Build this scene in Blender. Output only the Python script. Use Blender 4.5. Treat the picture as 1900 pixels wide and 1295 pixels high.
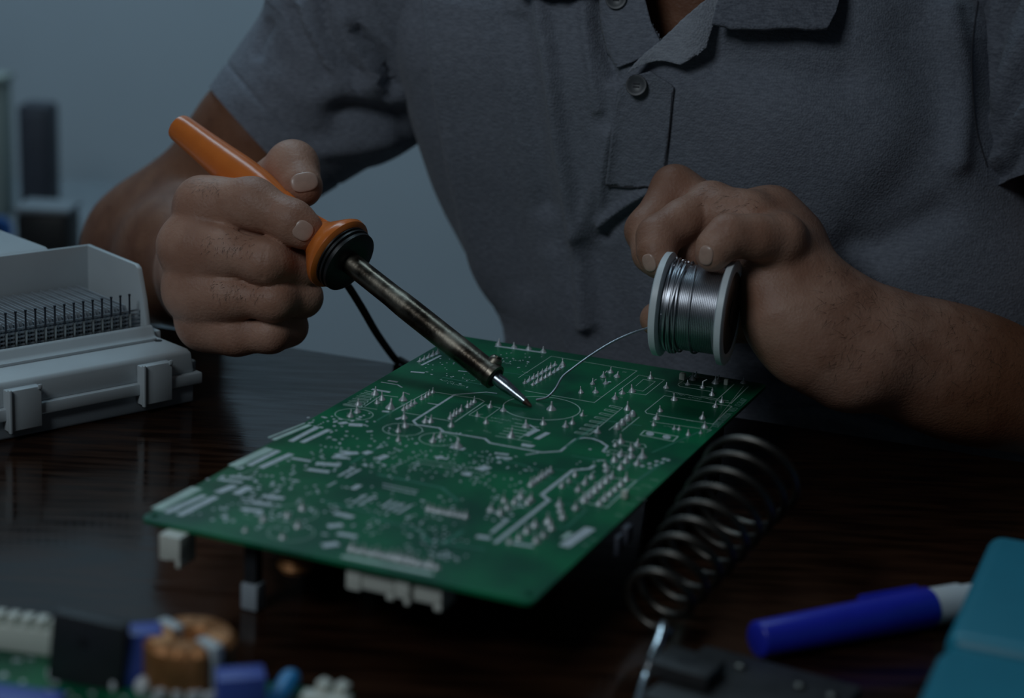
import bpy, bmesh, math, random
import numpy as np
from mathutils import Vector, Matrix
from mathutils.bvhtree import BVHTree

for o in list(bpy.data.objects):
    bpy.data.objects.remove(o, do_unlink=True)
scene = bpy.context.scene
COL = scene.collection
random.seed(7)
rng = np.random.default_rng(7)

# ------------------------------------------------------------------ camera
FPX = 3300.0
CAM = np.array([0.0, 0.0, 0.28067])
RT = np.array([0.9988632845954684, 0.012811225163919325, 0.0459130830695543])     # camera right
DN = np.array([0.04766695592496372, -0.2684598208257477, -0.962110797109696])     # camera down
FW = np.array([0.0, 0.9632056878528111, -0.2687653305171506])                     # camera forward
cd = bpy.data.cameras.new('camera')
cam = bpy.data.objects.new('camera', cd)
COL.objects.link(cam)
cam.matrix_world = Matrix(((RT[0], -DN[0], -FW[0], CAM[0]), (RT[1], -DN[1], -FW[1], CAM[1]),
                           (RT[2], -DN[2], -FW[2], CAM[2]), (0, 0, 0, 1)))
cd.sensor_width = 36.0
cd.lens = FPX / 1900 * 36.0
cd.clip_start = 0.05
cd.dof.use_dof = True
cd.dof.focus_distance = 0.87
cd.dof.aperture_fstop = 5.5
scene.camera = cam

# ------------------------------------------------------------------ light and exposure
vs = scene.view_settings
vs.view_transform = 'Standard'
vs.look = 'None'
vs.gamma = 1.0
vs.use_curve_mapping = False
vs.exposure = -1.0
wd = bpy.data.worlds.new('world')
scene.world = wd
wd.use_nodes = True
bg = wd.node_tree.nodes['Background']
bg.inputs['Color'].default_value = (0.62, 0.80, 1.0, 1)
bg.inputs['Strength'].default_value = 0.028

def area(name, loc, target, sx, sy, power, color):
    l = bpy.data.lights.new(name, 'AREA')
    l.shape = 'RECTANGLE'
    l.size = sx
    l.size_y = sy
    l.energy = power
    l.color = color
    o = bpy.data.objects.new(name, l)
    COL.objects.link(o)
    o.location = loc
    o.rotation_euler = (Vector(target) - Vector(loc)).to_track_quat('-Z', 'Y').to_euler()
    return o

area('window_light', (-0.56, -0.06, 0.86), (0.0, 0.90, 0.06), 0.34, 0.34, 6.6, (0.82, 0.93, 1.0))
area('wall_fill_light', (-0.5, 1.75, 1.75), (0.0, 2.45, -0.3), 1.6, 0.5, 25.0, (0.58, 0.84, 1.0))  # unseen area lamp added to brighten the back wall

# ------------------------------------------------------------------ pixel geometry used while laying things out
def ray(px, py):
    return RT * ((px - 950.0) / FPX) + DN * ((py - 647.5) / FPX) + FW
def W(px, py, d):
    return CAM + ray(px, py) * d
def T(px, py, z=0.0):
    r = ray(px, py)
    return CAM + r * ((z - CAM[2]) / r[2])
def proj(P):
    q = np.asarray(P) - CAM
    d = q @ FW
    return 950 + FPX * (q @ RT) / d, 647.5 + FPX * (q @ DN) / d, d
def nrm(v):
    v = np.asarray(v, float)
    return v / np.linalg.norm(v)

# ------------------------------------------------------------------ materials
def mat(name, col, rough=0.5, metal=0.0, var=0.0, vscale=60.0, bump=0.0, bscale=300.0, coat=0.0,
        col2=None, spec=0.5, sss=0.0, stretch=(1, 1, 1), rvar=0.0, tint=None):
    m = bpy.data.materials.new(name)
    m.use_nodes = True
    nt = m.node_tree
    b = nt.nodes['Principled BSDF']
    b.inputs['Roughness'].default_value = rough
    b.inputs['Metallic'].default_value = metal
    b.inputs['Specular IOR Level'].default_value = spec
    b.inputs['Coat Weight'].default_value = coat
    b.inputs['Coat Roughness'].default_value = 0.12
    if sss:
        b.inputs['Subsurface Weight'].default_value = sss
        b.inputs['Subsurface Radius'].default_value = (0.004, 0.0016, 0.0008)
        b.inputs['Subsurface Scale'].default_value = 1.0
    if tint: b.inputs['Specular Tint'].default_value = (*tint, 1)
    tc = nt.nodes.new('ShaderNodeTexCoord')
    mp = nt.nodes.new('ShaderNodeMapping')
    mp.inputs['Scale'].default_value = stretch
    nt.links.new(tc.outputs['Object'], mp.inputs['Vector'])
    n = nt.nodes.new('ShaderNodeTexNoise')
    n.inputs['Scale'].default_value = vscale
    n.inputs['Detail'].default_value = 5.0
    nt.links.new(mp.outputs['Vector'], n.inputs['Vector'])
    c2 = col2 if col2 else tuple(max(0.0, c * (1.0 - var)) for c in col)
    c1 = col if col2 else tuple(min(1.0, c * (1.0 + var)) for c in col)
    mx = nt.nodes.new('ShaderNodeMix')
    mx.data_type = 'RGBA'
    rp = nt.nodes.new('ShaderNodeMapRange')
    rp.inputs['From Min'].default_value = 0.36
    rp.inputs['From Max'].default_value = 0.64
    nt.links.new(n.outputs['Fac'], rp.inputs['Value'])
    nt.links.new(rp.outputs['Result'], mx.inputs['Factor'])
    mx.inputs['A'].default_value = (*c2, 1)
    mx.inputs['B'].default_value = (*c1, 1)
    nt.links.new(mx.outputs['Result'], b.inputs['Base Color'])
    if rvar:
        rr = nt.nodes.new('ShaderNodeMapRange')
        rr.inputs['To Min'].default_value = max(0.02, rough - rvar)
        rr.inputs['To Max'].default_value = min(1, rough + rvar)
        nt.links.new(rp.outputs['Result'], rr.inputs['Value'])
        nt.links.new(rr.outputs['Result'], b.inputs['Roughness'])
    if bump:
        n2 = nt.nodes.new('ShaderNodeTexNoise')
        n2.inputs['Scale'].default_value = bscale
        n2.inputs['Detail'].default_value = 4.0
        nt.links.new(mp.outputs['Vector'], n2.inputs['Vector'])
        bp = nt.nodes.new('ShaderNodeBump')
        bp.inputs['Strength'].default_value = bump
        bp.inputs['Distance'].default_value = 0.001
        nt.links.new(n2.outputs['Fac'], bp.inputs['Height'])
        nt.links.new(bp.outputs['Normal'], b.inputs['Normal'])
    return m

def fabric_mat(name, c1, c2, cell):
    """heather pique knit: streaky two-tone yarn, fine cell relief"""
    m = mat(name, c1, 0.92, col2=c2, vscale=260.0, stretch=(1.0, 1.0, 4.0), spec=0.15)
    nt = m.node_tree
    b = nt.nodes['Principled BSDF']
    b.inputs['Sheen Weight'].default_value = 0.12
    b.inputs['Sheen Roughness'].default_value = 0.5
    tc = nt.nodes.new('ShaderNodeTexCoord')
    v = nt.nodes.new('ShaderNodeTexVoronoi')
    v.inputs['Scale'].default_value = cell
    nt.links.new(tc.outputs['Object'], v.inputs['Vector'])
    n = nt.nodes.new('ShaderNodeTexNoise')
    n.inputs['Scale'].default_value = 45.0
    n.inputs['Detail'].default_value = 3.0
    nt.links.new(tc.outputs['Object'], n.inputs['Vector'])
    ad = nt.nodes.new('ShaderNodeMath')
    ad.operation = 'MULTIPLY_ADD'
    nt.links.new(n.outputs['Fac'], ad.inputs[0])
    ad.inputs[1].default_value = 0.9
    nt.links.new(v.outputs['Distance'], ad.inputs[2])
    bp = nt.nodes.new('ShaderNodeBump')
    bp.inputs['Strength'].default_value = 0.55
    bp.inputs['Distance'].default_value = 0.0007
    nt.links.new(ad.outputs['Value'], bp.inputs['Height'])
    nt.links.new(bp.outputs['Normal'], b.inputs['Normal'])
    return m

M = {}
M['wall'] = mat('wall_paint', (0.58, 0.65, 0.72), 0.85, var=0.03, vscale=3.0, bump=0.05, bscale=60)
M['floor'] = mat('floor_tile', (0.22, 0.21, 0.20), 0.4, var=0.12, vscale=4)
M['wood'] = mat('dark_wood', (0.030, 0.012, 0.006), 0.13, col2=(0.008, 0.003, 0.002), vscale=14, stretch=(2.0, 14.0, 14.0),
                bump=0.03, bscale=40, coat=0.0, rvar=0.04, spec=0.32, tint=(1.0, 0.90, 0.70))
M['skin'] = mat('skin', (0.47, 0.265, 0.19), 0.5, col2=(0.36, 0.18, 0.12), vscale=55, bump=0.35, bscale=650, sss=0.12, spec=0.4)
M['nail'] = mat('nail', (0.50, 0.325, 0.26), 0.30, var=0.06, vscale=200, spec=0.5)
M['eye'] = mat('eye_white', (0.7, 0.68, 0.65), 0.2, var=0.02)
M['hair'] = mat('hair', (0.012, 0.009, 0.007), 0.6, var=0.2)
M['shirt'] = fabric_mat('grey_pique', (0.23, 0.25, 0.30), (0.165, 0.18, 0.22), 900)
M['shirtin'] = fabric_mat('grey_pique_inside', (0.36, 0.385, 0.44), (0.28, 0.30, 0.35), 900)
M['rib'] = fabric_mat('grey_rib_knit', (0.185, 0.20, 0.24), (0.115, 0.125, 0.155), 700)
M['thread'] = mat('seam_thread', (0.05, 0.05, 0.06), 0.9, var=0.1)
M['button'] = mat('button_plastic', (0.075, 0.08, 0.09), 0.42, var=0.1)
M['trouser'] = mat('dark_cloth', (0.03, 0.035, 0.05), 0.9, var=0.2)
M['orange'] = mat('orange_plastic', (0.72, 0.18, 0.03), 0.25, var=0.05, vscale=80, bump=0.06, bscale=400, spec=0.55)
M['black'] = mat('black_plastic', (0.010, 0.010, 0.011), 0.42, var=0.1, vscale=100)
M['cable'] = mat('black_cable', (0.006, 0.006, 0.006), 0.6, var=0.1)
M['steel'] = mat('scorched_steel', (0.30, 0.265, 0.215), 0.36, metal=1.0, col2=(0.085, 0.066, 0.05), vscale=70, bump=0.12, bscale=500, rvar=0.12)
M['tip'] = mat('tip_metal', (0.42, 0.46, 0.52), 0.27, metal=1.0, var=0.25, vscale=200, bump=0.1, bscale=600)
M['tipend'] = mat('burnt_tip', (0.12, 0.07, 0.055), 0.5, metal=0.8, var=0.3, vscale=400)
M['solder'] = mat('solder', (0.60, 0.63, 0.66), 0.42, metal=0.45, var=0.12, vscale=300)
M['wire'] = mat('solder_wire', (0.46, 0.47, 0.51), 0.36, metal=1.0, var=0.12, vscale=80)
M['wire2'] = mat('dull_solder_wire', (0.36, 0.37, 0.40), 0.42, metal=1.0, var=0.12, vscale=80)
M['flange'] = mat('white_spool_plastic', (0.82, 0.88, 0.92), 0.4, var=0.03, vscale=80)
M['sticker'] = mat('spool_sticker', (0.016, 0.014, 0.02), 0.4, col2=(0.10, 0.085, 0.07), vscale=55)
M['hole'] = mat('hub_hole', (0.004, 0.004, 0.006), 0.7, var=0.1)
M['pcb'] = mat('green_soldermask', (0.003, 0.175, 0.068), 0.33, col2=(0.002, 0.078, 0.042), vscale=26, stretch=(1.0, 1.0, 1.0),
               coat=0.05, bump=0.04, bscale=120, spec=0.32)
M['pcbedge'] = mat('board_edge', (0.10, 0.14, 0.05), 0.7, var=0.1)
M['silk'] = mat('white_silkscreen', (0.46, 0.60, 0.55), 0.6, var=0.12, vscale=120)
M['silk2'] = mat('faint_copper_track', (0.035, 0.20, 0.13), 0.35, var=0.15, vscale=120)
M['print'] = mat('small_print', (0.14, 0.30, 0.25), 0.6, var=0.12, vscale=120)
M['tin'] = mat('tinned_copper', (0.56, 0.61, 0.65), 0.45, metal=0.15, var=0.15, vscale=500, bump=0.15, bscale=700)
M['white'] = mat('white_plastic', (0.46, 0.51, 0.54), 0.42, var=0.03, vscale=30, bump=0.03, bscale=400)
M['greyplas'] = mat('grey_plastic', (0.30, 0.34, 0.38), 0.5, var=0.05, vscale=30)
M['cream'] = mat('cream_plastic', (0.62, 0.64, 0.58), 0.45, var=0.04, vscale=60)
M['copper'] = mat('enamelled_copper', (0.46, 0.21, 0.085), 0.5, metal=0.6, var=0.15, vscale=150)
M['core'] = mat('ferrite_core', (0.02, 0.022, 0.024), 0.6, var=0.1)
M['ic'] = mat('black_epoxy', (0.018, 0.020, 0.024), 0.5, var=0.1, vscale=100)
M['capblue'] = mat('blue_capacitor', (0.055, 0.09, 0.40), 0.4, var=0.06, vscale=60)
M['discblue'] = mat('light_blue_capacitor', (0.03, 0.24, 0.55), 0.35, var=0.06, vscale=60)
M['pin'] = mat('pin_metal', (0.62, 0.62, 0.60), 0.3, metal=1.0, var=0.1)
M['pindark'] = mat('pin_sleeve', (0.06, 0.07, 0.09), 0.35, metal=0.7, var=0.1)
M['blade'] = mat('contact_blade', (0.34, 0.38, 0.42), 0.35, metal=0.3, var=0.12)
M['coil'] = mat('blued_steel_wire', (0.11, 0.10, 0.09), 0.40, metal=1.0, var=0.3, vscale=90)
M['chrome'] = mat('bright_wire', (0.62, 0.66, 0.70), 0.25, metal=1.0, var=0.1)
M['iron'] = mat('black_japanned_steel', (0.030, 0.030, 0.032), 0.5, metal=0.3, var=0.25, vscale=90, bump=0.1)
M['penblue'] = mat('blue_pen_plastic', (0.018, 0.028, 0.46), 0.33, var=0.06)
M['penwhite'] = mat('white_pen_plastic', (0.60, 0.62, 0.64), 0.4, var=0.04)
M['teal'] = mat('teal_plastic', (0.010, 0.20, 0.29), 0.45, var=0.06, vscale=30)
M['boxgrey'] = mat('dark_grey_case', (0.055, 0.060, 0.080), 0.6, var=0.08)
M['boxcream'] = mat('pale_green_case', (0.34, 0.39, 0.36), 0.6, var=0.05)
M['boxblack'] = mat('black_case', (0.012, 0.012, 0.013), 0.5, var=0.1)
M['shelfgrey'] = mat('pale_grey_laminate', (0.24, 0.27, 0.30), 0.5, var=0.05)
M['tape'] = mat('blue_tape', (0.03, 0.14, 0.42), 0.4, var=0.08)

# skin: pale hands, sun-browned hairy forearms (vertex attribute 'tan')
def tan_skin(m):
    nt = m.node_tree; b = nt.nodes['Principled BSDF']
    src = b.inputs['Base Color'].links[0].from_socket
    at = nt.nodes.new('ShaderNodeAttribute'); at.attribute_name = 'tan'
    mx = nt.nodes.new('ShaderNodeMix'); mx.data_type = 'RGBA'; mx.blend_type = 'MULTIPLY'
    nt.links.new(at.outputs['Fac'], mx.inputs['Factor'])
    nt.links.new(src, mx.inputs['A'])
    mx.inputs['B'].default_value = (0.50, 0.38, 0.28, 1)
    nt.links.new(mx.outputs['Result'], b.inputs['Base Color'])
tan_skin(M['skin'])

# ------------------------------------------------------------------ object helpers
LOC = {}
def link(o, parent, origin):
    COL.objects.link(o)
    LOC[o.name] = np.array(origin, float)
    if parent is not None:
        o.parent = parent
        o.location = Vector(np.array(origin) - LOC[parent.name])
    else:
        o.location = Vector(origin)
    return o

def thing(name, label, cat, loc, group=None):
    o = bpy.data.objects.new(name, None)
    o.empty_display_size = 0.01
    link(o, None, loc)
    tag(o, label, cat, group)
    return o

def tag(o, label=None, cat=None, group=None, kind=None):
    if label: o['label'] = label
    if cat: o['category'] = cat
    if group: o['group'] = group
    if kind: o['kind'] = kind
    return o

def mk(name, geo, material, parent=None, origin=None, smooth=True, bevel=0.0, seg=2, label=None, kind=None,
       angle=35, mats=None, midx=None):
    v, f = geo
    v = np.asarray(v, float)
    if origin is None:
        origin = v.mean(0) if parent is not None else np.array([v[:, 0].mean(), v[:, 1].mean(), v[:, 2].min()])
    me = bpy.data.meshes.new(name)
    me.from_pydata((v - origin).tolist(), [], [list(map(int, q)) for q in f])
    bm = bmesh.new()
    bm.from_mesh(me)
    bmesh.ops.recalc_face_normals(bm, faces=bm.faces)
    if bevel:
        es = [e for e in bm.edges if len(e.link_faces) == 2 and e.calc_face_angle(0) > math.radians(angle)]
        if es:
            bmesh.ops.bevel(bm, geom=es, offset=bevel, segments=seg, affect='EDGES', clamp_overlap=True, profile=0.5)
    bm.to_mesh(me)
    bm.free()
    for m_ in (mats or [material]):
        me.materials.append(m_)
    if smooth:
        me.shade_smooth()
        try:
            me.set_sharp_from_angle(angle=math.radians(40))
        except Exception:
            pass
    if midx is not None:
        me.polygons.foreach_set('material_index', np.asarray(midx, np.int32))
    o = bpy.data.objects.new(name, me)
    link(o, parent, origin)
    if label: o['label'] = label
    if kind: o['kind'] = kind
    return o

def copy_part(o, parent, origin, scale=None, rz=None):
    c = o.copy()
    COL.objects.link(c)
    LOC[c.name] = np.array(origin, float)
    c.parent = parent
    c.location = Vector(np.array(origin) - LOC[parent.name])
    if scale is not None: c.scale = scale
    if rz is not None: c.rotation_euler = (0, 0, rz)
    return c

def join(*gs):
    V = []; F = []; n = 0
    for v, f in gs:
        v = np.asarray(v, float).reshape(-1, 3)
        V.append(v)
        F += [[i + n for i in q] for q in f]
        n += len(v)
    return np.concatenate(V), F

BOXF = [(0, 1, 3, 2), (4, 6, 7, 5), (0, 4, 5, 1), (2, 3, 7, 6), (0, 2, 6, 4), (1, 5, 7, 3)]
def box(c, half, ax=(1, 0, 0), ay=(0, 1, 0), az=(0, 0, 1)):
    c = np.asarray(c, float); ax, ay, az = map(lambda a: np.asarray(a, float), (ax, ay, az))
    v = [c + sx * half[0] * ax + sy * half[1] * ay + sz * half[2] * az for sx in (-1, 1) for sy in (-1, 1) for sz in (-1, 1)]
    return np.array(v), BOXF

def prism(poly, off):
    """poly: list of 3-D points (planar), off: extrusion vector"""
    p = np.asarray(poly, float); n = len(p)
    v = np.concatenate([p, p + np.asarray(off, float)])
    f = [list(range(n)), list(range(2 * n - 1, n - 1, -1))] + [[i, (i + 1) % n, n + (i + 1) % n, n + i] for i in range(n)]
    return v, f

def frames(P):
    P = np.asarray(P, float)
    t = np.gradient(P, axis=0)
    t /= np.linalg.norm(t, axis=1)[:, None] + 1e-12
    a = np.array([0, 0, 1.0]) if abs(t[0][2]) < 0.9 else np.array([1.0, 0, 0])
    n = nrm(np.cross(t[0], a)); N = [n]
    for i in range(1, len(P)):
        n = n - t[i] * (n @ t[i])
        n = nrm(n); N.append(n)
    N = np.array(N)
    return t, N, np.cross(t, N)

def tube(P, r, seg=12, caps=True):
    P = np.asarray(P, float); k = len(P)
    r = np.broadcast_to(np.asarray(r, float), (k,))
    t, N, B = frames(P)
    a = np.linspace(0, 2 * math.pi, seg, endpoint=False)
    v = P[:, None] + r[:, None, None] * (np.cos(a)[None, :, None] * N[:, None] + np.sin(a)[None, :, None] * B[:, None])
    f = [[i * seg + j, i * seg + (j + 1) % seg, (i + 1) * seg + (j + 1) % seg, (i + 1) * seg + j] for i in range(k - 1) for j in range(seg)]
    if caps:
        f += [list(range(seg - 1, -1, -1)), list(range((k - 1) * seg, k * seg))]
    return v.reshape(-1, 3), f

def lathe(o, axis, prof, seg=32):
    """prof: (distance along axis, radius) pairs"""
    axis = nrm(axis); o = np.asarray(o, float)
    h = np.array([0, 0, 1.0]) if abs(axis[2]) < 0.9 else np.array([1.0, 0, 0])
    u = nrm(np.cross(axis, h)); w = np.cross(axis, u)
    a = np.linspace(0, 2 * math.pi, seg, endpoint=False)
    ring = np.cos(a)[:, None] * u + np.sin(a)[:, None] * w
    v = []; 
    for t, r in prof:
        v.append(o + axis * t + ring * max(r, 1e-6))
    k = len(prof)
    f = [[i * seg + j, i * seg + (j + 1) % seg, (i + 1) * seg + (j + 1) % seg, (i + 1) * seg + j] for i in range(k - 1) for j in range(seg)]
    f += [list(range(seg - 1, -1, -1)), list(range((k - 1) * seg, k * seg))]
    return np.concatenate(v), f

def spline(pts, n=40):
    """Catmull-Rom through points (any width)"""
    p = np.asarray(pts, float)
    p = np.concatenate([2 * p[:1] - p[1:2], p, 2 * p[-1:] - p[-2:-1]])
    k = len(p) - 3
    out = []
    for s in np.linspace(0, k, n):
        i = min(int(s), k - 1); t = s - i
        a, b, c, d = p[i:i + 4]
        out.append(0.5 * (2 * b + (c - a) * t + (2 * a - 5 * b + 4 * c - d) * t * t + (3 * b - a - 3 * c + d) * t ** 3))
    return np.array(out)

def ribbon(P, w, top, thick):
    """flat strip on a horizontal plane along P, its top at height top"""
    P = np.asarray(P, float)[:, :2]; n = len(P)
    t = np.gradient(P, axis=0) if n > 2 else np.repeat((P[1:] - P[:1]), 2, 0)
    V = []
    for i in range(n):
        d0 = nrm(P[i] - P[i - 1]) if i > 0 else nrm(P[1] - P[0])
        d1 = nrm(P[i + 1] - P[i]) if i < n - 1 else d0
        m = d0 + d1
        m = nrm(m) if np.linalg.norm(m) > 1e-6 else d0
        s = np.array([-m[1], m[0]]) / max(0.4, m @ d0) * w / 2
        for q, z in ((P[i] + s, top), (P[i] - s, top), (P[i] - s, top - thick), (P[i] + s, top - thick)):
            V.append((q[0], q[1], z))
    F = []
    for i in range(n - 1):
        a = 4 * i; b = a + 4
        F += [[a, a + 1, b + 1, b], [a + 1, a + 2, b + 2, b + 1], [a + 3, a, b, b + 3]]
    F += [[0, 3, 2, 1], [4 * n - 4, 4 * n - 3, 4 * n - 2, 4 * n - 1]]
    return np.array(V), F

# ------------------------------------------------------------------ signed-distance modelling (organic shapes)
def rc(p, a, b, ra, rb):
    pa = p - a; ba = (b - a)
    t = np.clip(pa @ ba / (ba @ ba), 0, 1)
    return np.linalg.norm(pa - t[:, None] * ba, axis=1) - (ra + t * (rb - ra))
def smin(a, b, k):
    h = np.maximum(k - np.abs(a - b), 0) / k
    return np.minimum(a, b) - h * h * k * 0.25
def chain(p, pts, k=0.004):
    d = None
    for (a, ra), (b, rb) in zip(pts[:-1], pts[1:]):
        e = rc(p, a, b, ra, rb)
        d = e if d is None else smin(d, e, k)
    return d
def seg_dist(p, line):
    d = None
    for a, b in zip(line[:-1], line[1:]):
        e = rc(p, a, b, 0.0, 0.0)
        d = e if d is None else np.minimum(d, e)
    return d

def sdf_mesh(fun, lo, hi, h, newton=2):
    lo = np.asarray(lo, float); hi = np.asarray(hi, float)
    B = 6
    nb = np.ceil((hi - lo) / (h * B)).astype(int)
    n = nb * B + 1
    gx = [lo[i] + h * np.arange(n[i]) for i in range(3)]
    bc = [lo[i] + h * B * (np.arange(nb[i]) + 0.5) for i in range(3)]
    C = np.stack(np.meshgrid(*bc, indexing='ij'), -1).reshape(-1, 3)
    dc = fun(C)
    near = np.abs(dc) < h * B * 1.05
    val = np.empty(tuple(n), np.float32)
    big = np.where(dc < 0, -1.0, 1.0).reshape(tuple(nb))
    for ax in range(3):
        big = np.repeat(big, B, axis=ax)
    val[:] = 1.0
    val[:n[0] - 1, :n[1] - 1, :n[2] - 1] = big
    idx = np.argwhere(near.reshape(tuple(nb)))
    loc = np.stack(np.meshgrid(*[np.arange(B + 1)] * 3, indexing='ij'), -1).reshape(-1, 3)
    for s in range(0, len(idx), 1500):
        I = (idx[s:s + 1500, None] * B + loc[None]).reshape(-1, 3)
        val[I[:, 0], I[:, 1], I[:, 2]] = fun(lo + h * I)
    S = val < 0
    c = np.zeros(tuple(n - 1), np.uint8)
    offs = [(i, j, k) for i in (0, 1) for j in (0, 1) for k in (0, 1)]
    for i, j, k in offs:
        c += S[i:n[0] - 1 + i, j:n[1] - 1 + j, k:n[2] - 1 + k]
    act = np.argwhere((c > 0) & (c < 8))
    vid = -np.ones(tuple(n - 1), np.int64)
    vid[act[:, 0], act[:, 1], act[:, 2]] = np.arange(len(act))
    acc = np.zeros((len(act), 3)); cnt = np.zeros(len(act))
    for a in offs:
        for ax in range(3):
            if a[ax]: continue
            b = list(a); b[ax] = 1
            va = val[act[:, 0] + a[0], act[:, 1] + a[1], act[:, 2] + a[2]]
            vb = val[act[:, 0] + b[0], act[:, 1] + b[1], act[:, 2] + b[2]]
            x = (va < 0) != (vb < 0)
            t = np.where(x, va / np.where(x, va - vb, 1), 0)
            p = np.array(a, float)[None].repeat(len(act), 0)
            p[:, ax] += t
            acc[x] += p[x]; cnt[x] += 1
    V = lo + h * (act + acc / cnt[:, None])
    F = []
    for ax in range(3):
        u, w = [(1, 2), (2, 0), (0, 1)][ax]
        sl0 = [slice(1, n[i] - 1) for i in range(3)]; sl0[ax] = slice(0, n[ax] - 1)
        sl1 = list(sl0); sl1[ax] = slice(1, n[ax])
        e = np.argwhere(S[tuple(sl0)] != S[tuple(sl1)])
        st = np.array([1, 1, 1]); st[ax] = 0
        e = e + st
        flip = S[e[:, 0], e[:, 1], e[:, 2]]
        q = []
        for du, dw in ((0, 0), (1, 0), (1, 1), (0, 1)):
            g = e.copy(); g[:, u] -= du; g[:, w] -= dw
            q.append(vid[g[:, 0], g[:, 1], g[:, 2]])
        q = np.stack(q, 1)
        q = np.where(flip[:, None], q, q[:, ::-1])
        F.append(q[(q >= 0).all(1)])
    F = np.concatenate(F)
    for _ in range(newton):
        d = fun(V); e = h * 0.25
        g = np.stack([fun(V + e * np.eye(3)[i]) - d for i in range(3)], 1) / e
        g2 = np.maximum((g * g).sum(1), 0.25)
        V = V - np.clip(d / g2, -h, h)[:, None] * g
    return V, F

# ================================================================== setting
FL = -0.75
mk('floor', box((0, 1.0, FL - 0.02), (3.0, 2.6, 0.02)), M['floor'], smooth=False, kind='structure')
mk('wall_back', box((0, 2.62, 0.6), (3.0, 0.03, 1.35)), M['wall'], smooth=False, kind='structure')
mk('wall_left', box((-2.4, 1.0, 0.6), (0.03, 2.6, 1.35)), M['wall'], smooth=False, kind='structure')
mk('baseboard_back', box((0, 2.58, FL + 0.05), (2.37, 0.01, 0.05)), M['white'], smooth=False, bevel=0.004, kind='structure')

# table: far edge runs from upper left to lower right of the frame
E1 = nrm((0.9357, -0.3529, 0)); E2 = np.array([-E1[1], E1[0], 0.0])      # along the far edge / away from the viewer
EDGE = T(1390, 775, 0)
TH = 0.028
table = thing('table', 'dark glossy brown wooden table carrying all the electronics work', 'table', EDGE - E2 * 0.45 - E1 * 0.1 + np.array([0, 0, FL]))
tc_ = EDGE - E1 * 0.12 - E2 * 0.45
mk('tabletop', box(tc_ - np.array([0, 0, TH / 2]), (0.75, 0.45, TH / 2), E1, E2), M['wood'], table, bevel=0.003)
for sx in (-1, 1):
    for sy in (-1, 1):
        c = tc_ + E1 * 0.68 * sx + E2 * 0.38 * sy
        mk('leg', box((c[0], c[1], (FL - TH) / 2), (0.03, 0.03, (-FL - TH) / 2), E1, E2), M['wood'], table, bevel=0.003)
mk('apron', join(box(tc_ + E2 * 0.37 - np.array([0, 0, TH + 0.04]), (0.66, 0.01, 0.04), E1, E2),
                 box(tc_ - E2 * 0.37 - np.array([0, 0, TH + 0.04]), (0.66, 0.01, 0.04), E1, E2)), M['wood'], table)

# ================================================================== person
person = thing('person', 'person in a short-sleeved grey polo shirt, soldering behind the table', 'person', (0.15, 1.06, FL))

def J(l):
    return [(W(x, y, d), r * 0.001) for x, y, d, r in l]
# --- right hand (left in the picture), closed around the iron
R_fing = [
    J([(375, 376, .905, 13.5), (468, 378, .888, 12.3), (542, 412, .8815, 10.2), (566, 428, .8805, 9.2)]),
    J([(340, 455, .900, 12.5), (420, 468, .888, 11.2), (494, 486, .882, 11.0), (556, 500, .902, 10.5), (515, 500, .925, 9.5)]),
    J([(349, 540, .904, 12.0), (425, 548, .892, 10.3), (508, 557, .888, 9.8), (560, 551, .905, 9.6), (515, 550, .926, 9.0)]),
    J([(374, 604, .912, 11.5), (440, 620, .903, 10.0), (502, 617, .899, 9.5), (534, 606, .910, 9.2), (490, 606, .93, 8.5)]),
]
R_palm = J([(405, 505, .985, 27), (392, 400, .935, 15)]), J([(405, 505, .985, 27), (368, 462, .930, 15)]), \
    J([(405, 505, .985, 27), (372, 540, .930, 15)]), J([(405, 515, .985, 26), (392, 596, .932, 14)]), \
    J([(440, 470, .935, 17), (450, 560, .940, 17)]), J([(386, 398, .9025, 11), (364, 460, .9005, 11), (374, 540, .903, 11), (398, 598, .911, 10)]), J([(386, 412, .902, 10), (412, 432, .901, 8)]), J([(372, 500, .903, 10), (415, 512, .900, 8)]), J([(390, 570, .908, 9), (440, 584, .905, 7.5)])
R_thumb = J([(430, 450, .985, 17), (485, 358, .955, 14), (543, 309, .921, 12.6), (559, 346, .9085, 11.0)])
R_arm = J([(405, 505, .985, 27), (345, 482, 1.07, 34), (288, 466, 1.145, 40), (500, 252, 1.107, 38), (650, 70, 1.105, 42), (740, -40, 1.10, 46)])
R_fing.append(J([(430, 428, .895, 9.5), (525, 452, .895, 8.5)]))
R_groove = [  # polyline px, depth(mm), width(mm): skin creases over the finger joints
    ([(494, 452, .872), (489, 486, .870), (486, 515, .873)], .55, .9), ([(482, 456, .872), (478, 484, .870)], .3, .8),
    ([(508, 538, .879), (506, 560, .878)], .4, .8), ([(500, 600, .89), (498, 632, .891)], .4, .8),
    ([(502, 382, .874), (497, 420, .876)], .5, 1.3), ([(520, 390, .873), (512, 430, .876)], .35, 1.0),
    ([(346, 394, .896), (390, 414, .889), (430, 430, .886), (480, 446, .886), (550, 462, .890)], 2.1, 1.9),
    ([(352, 500, .896), (400, 508, .890), (430, 513, .888), (500, 527, .889), (590, 526, .90)], 1.9, 1.9),
    ([(376, 580, .902), (420, 584, .896), (470, 587, .893), (560, 582, .905)], 1.9, 1.9),
    ([(548, 300, .906), (575, 296, .907)], .3, .9), ([(552, 308, .906), (580, 305, .907)], .3, .8)]
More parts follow.
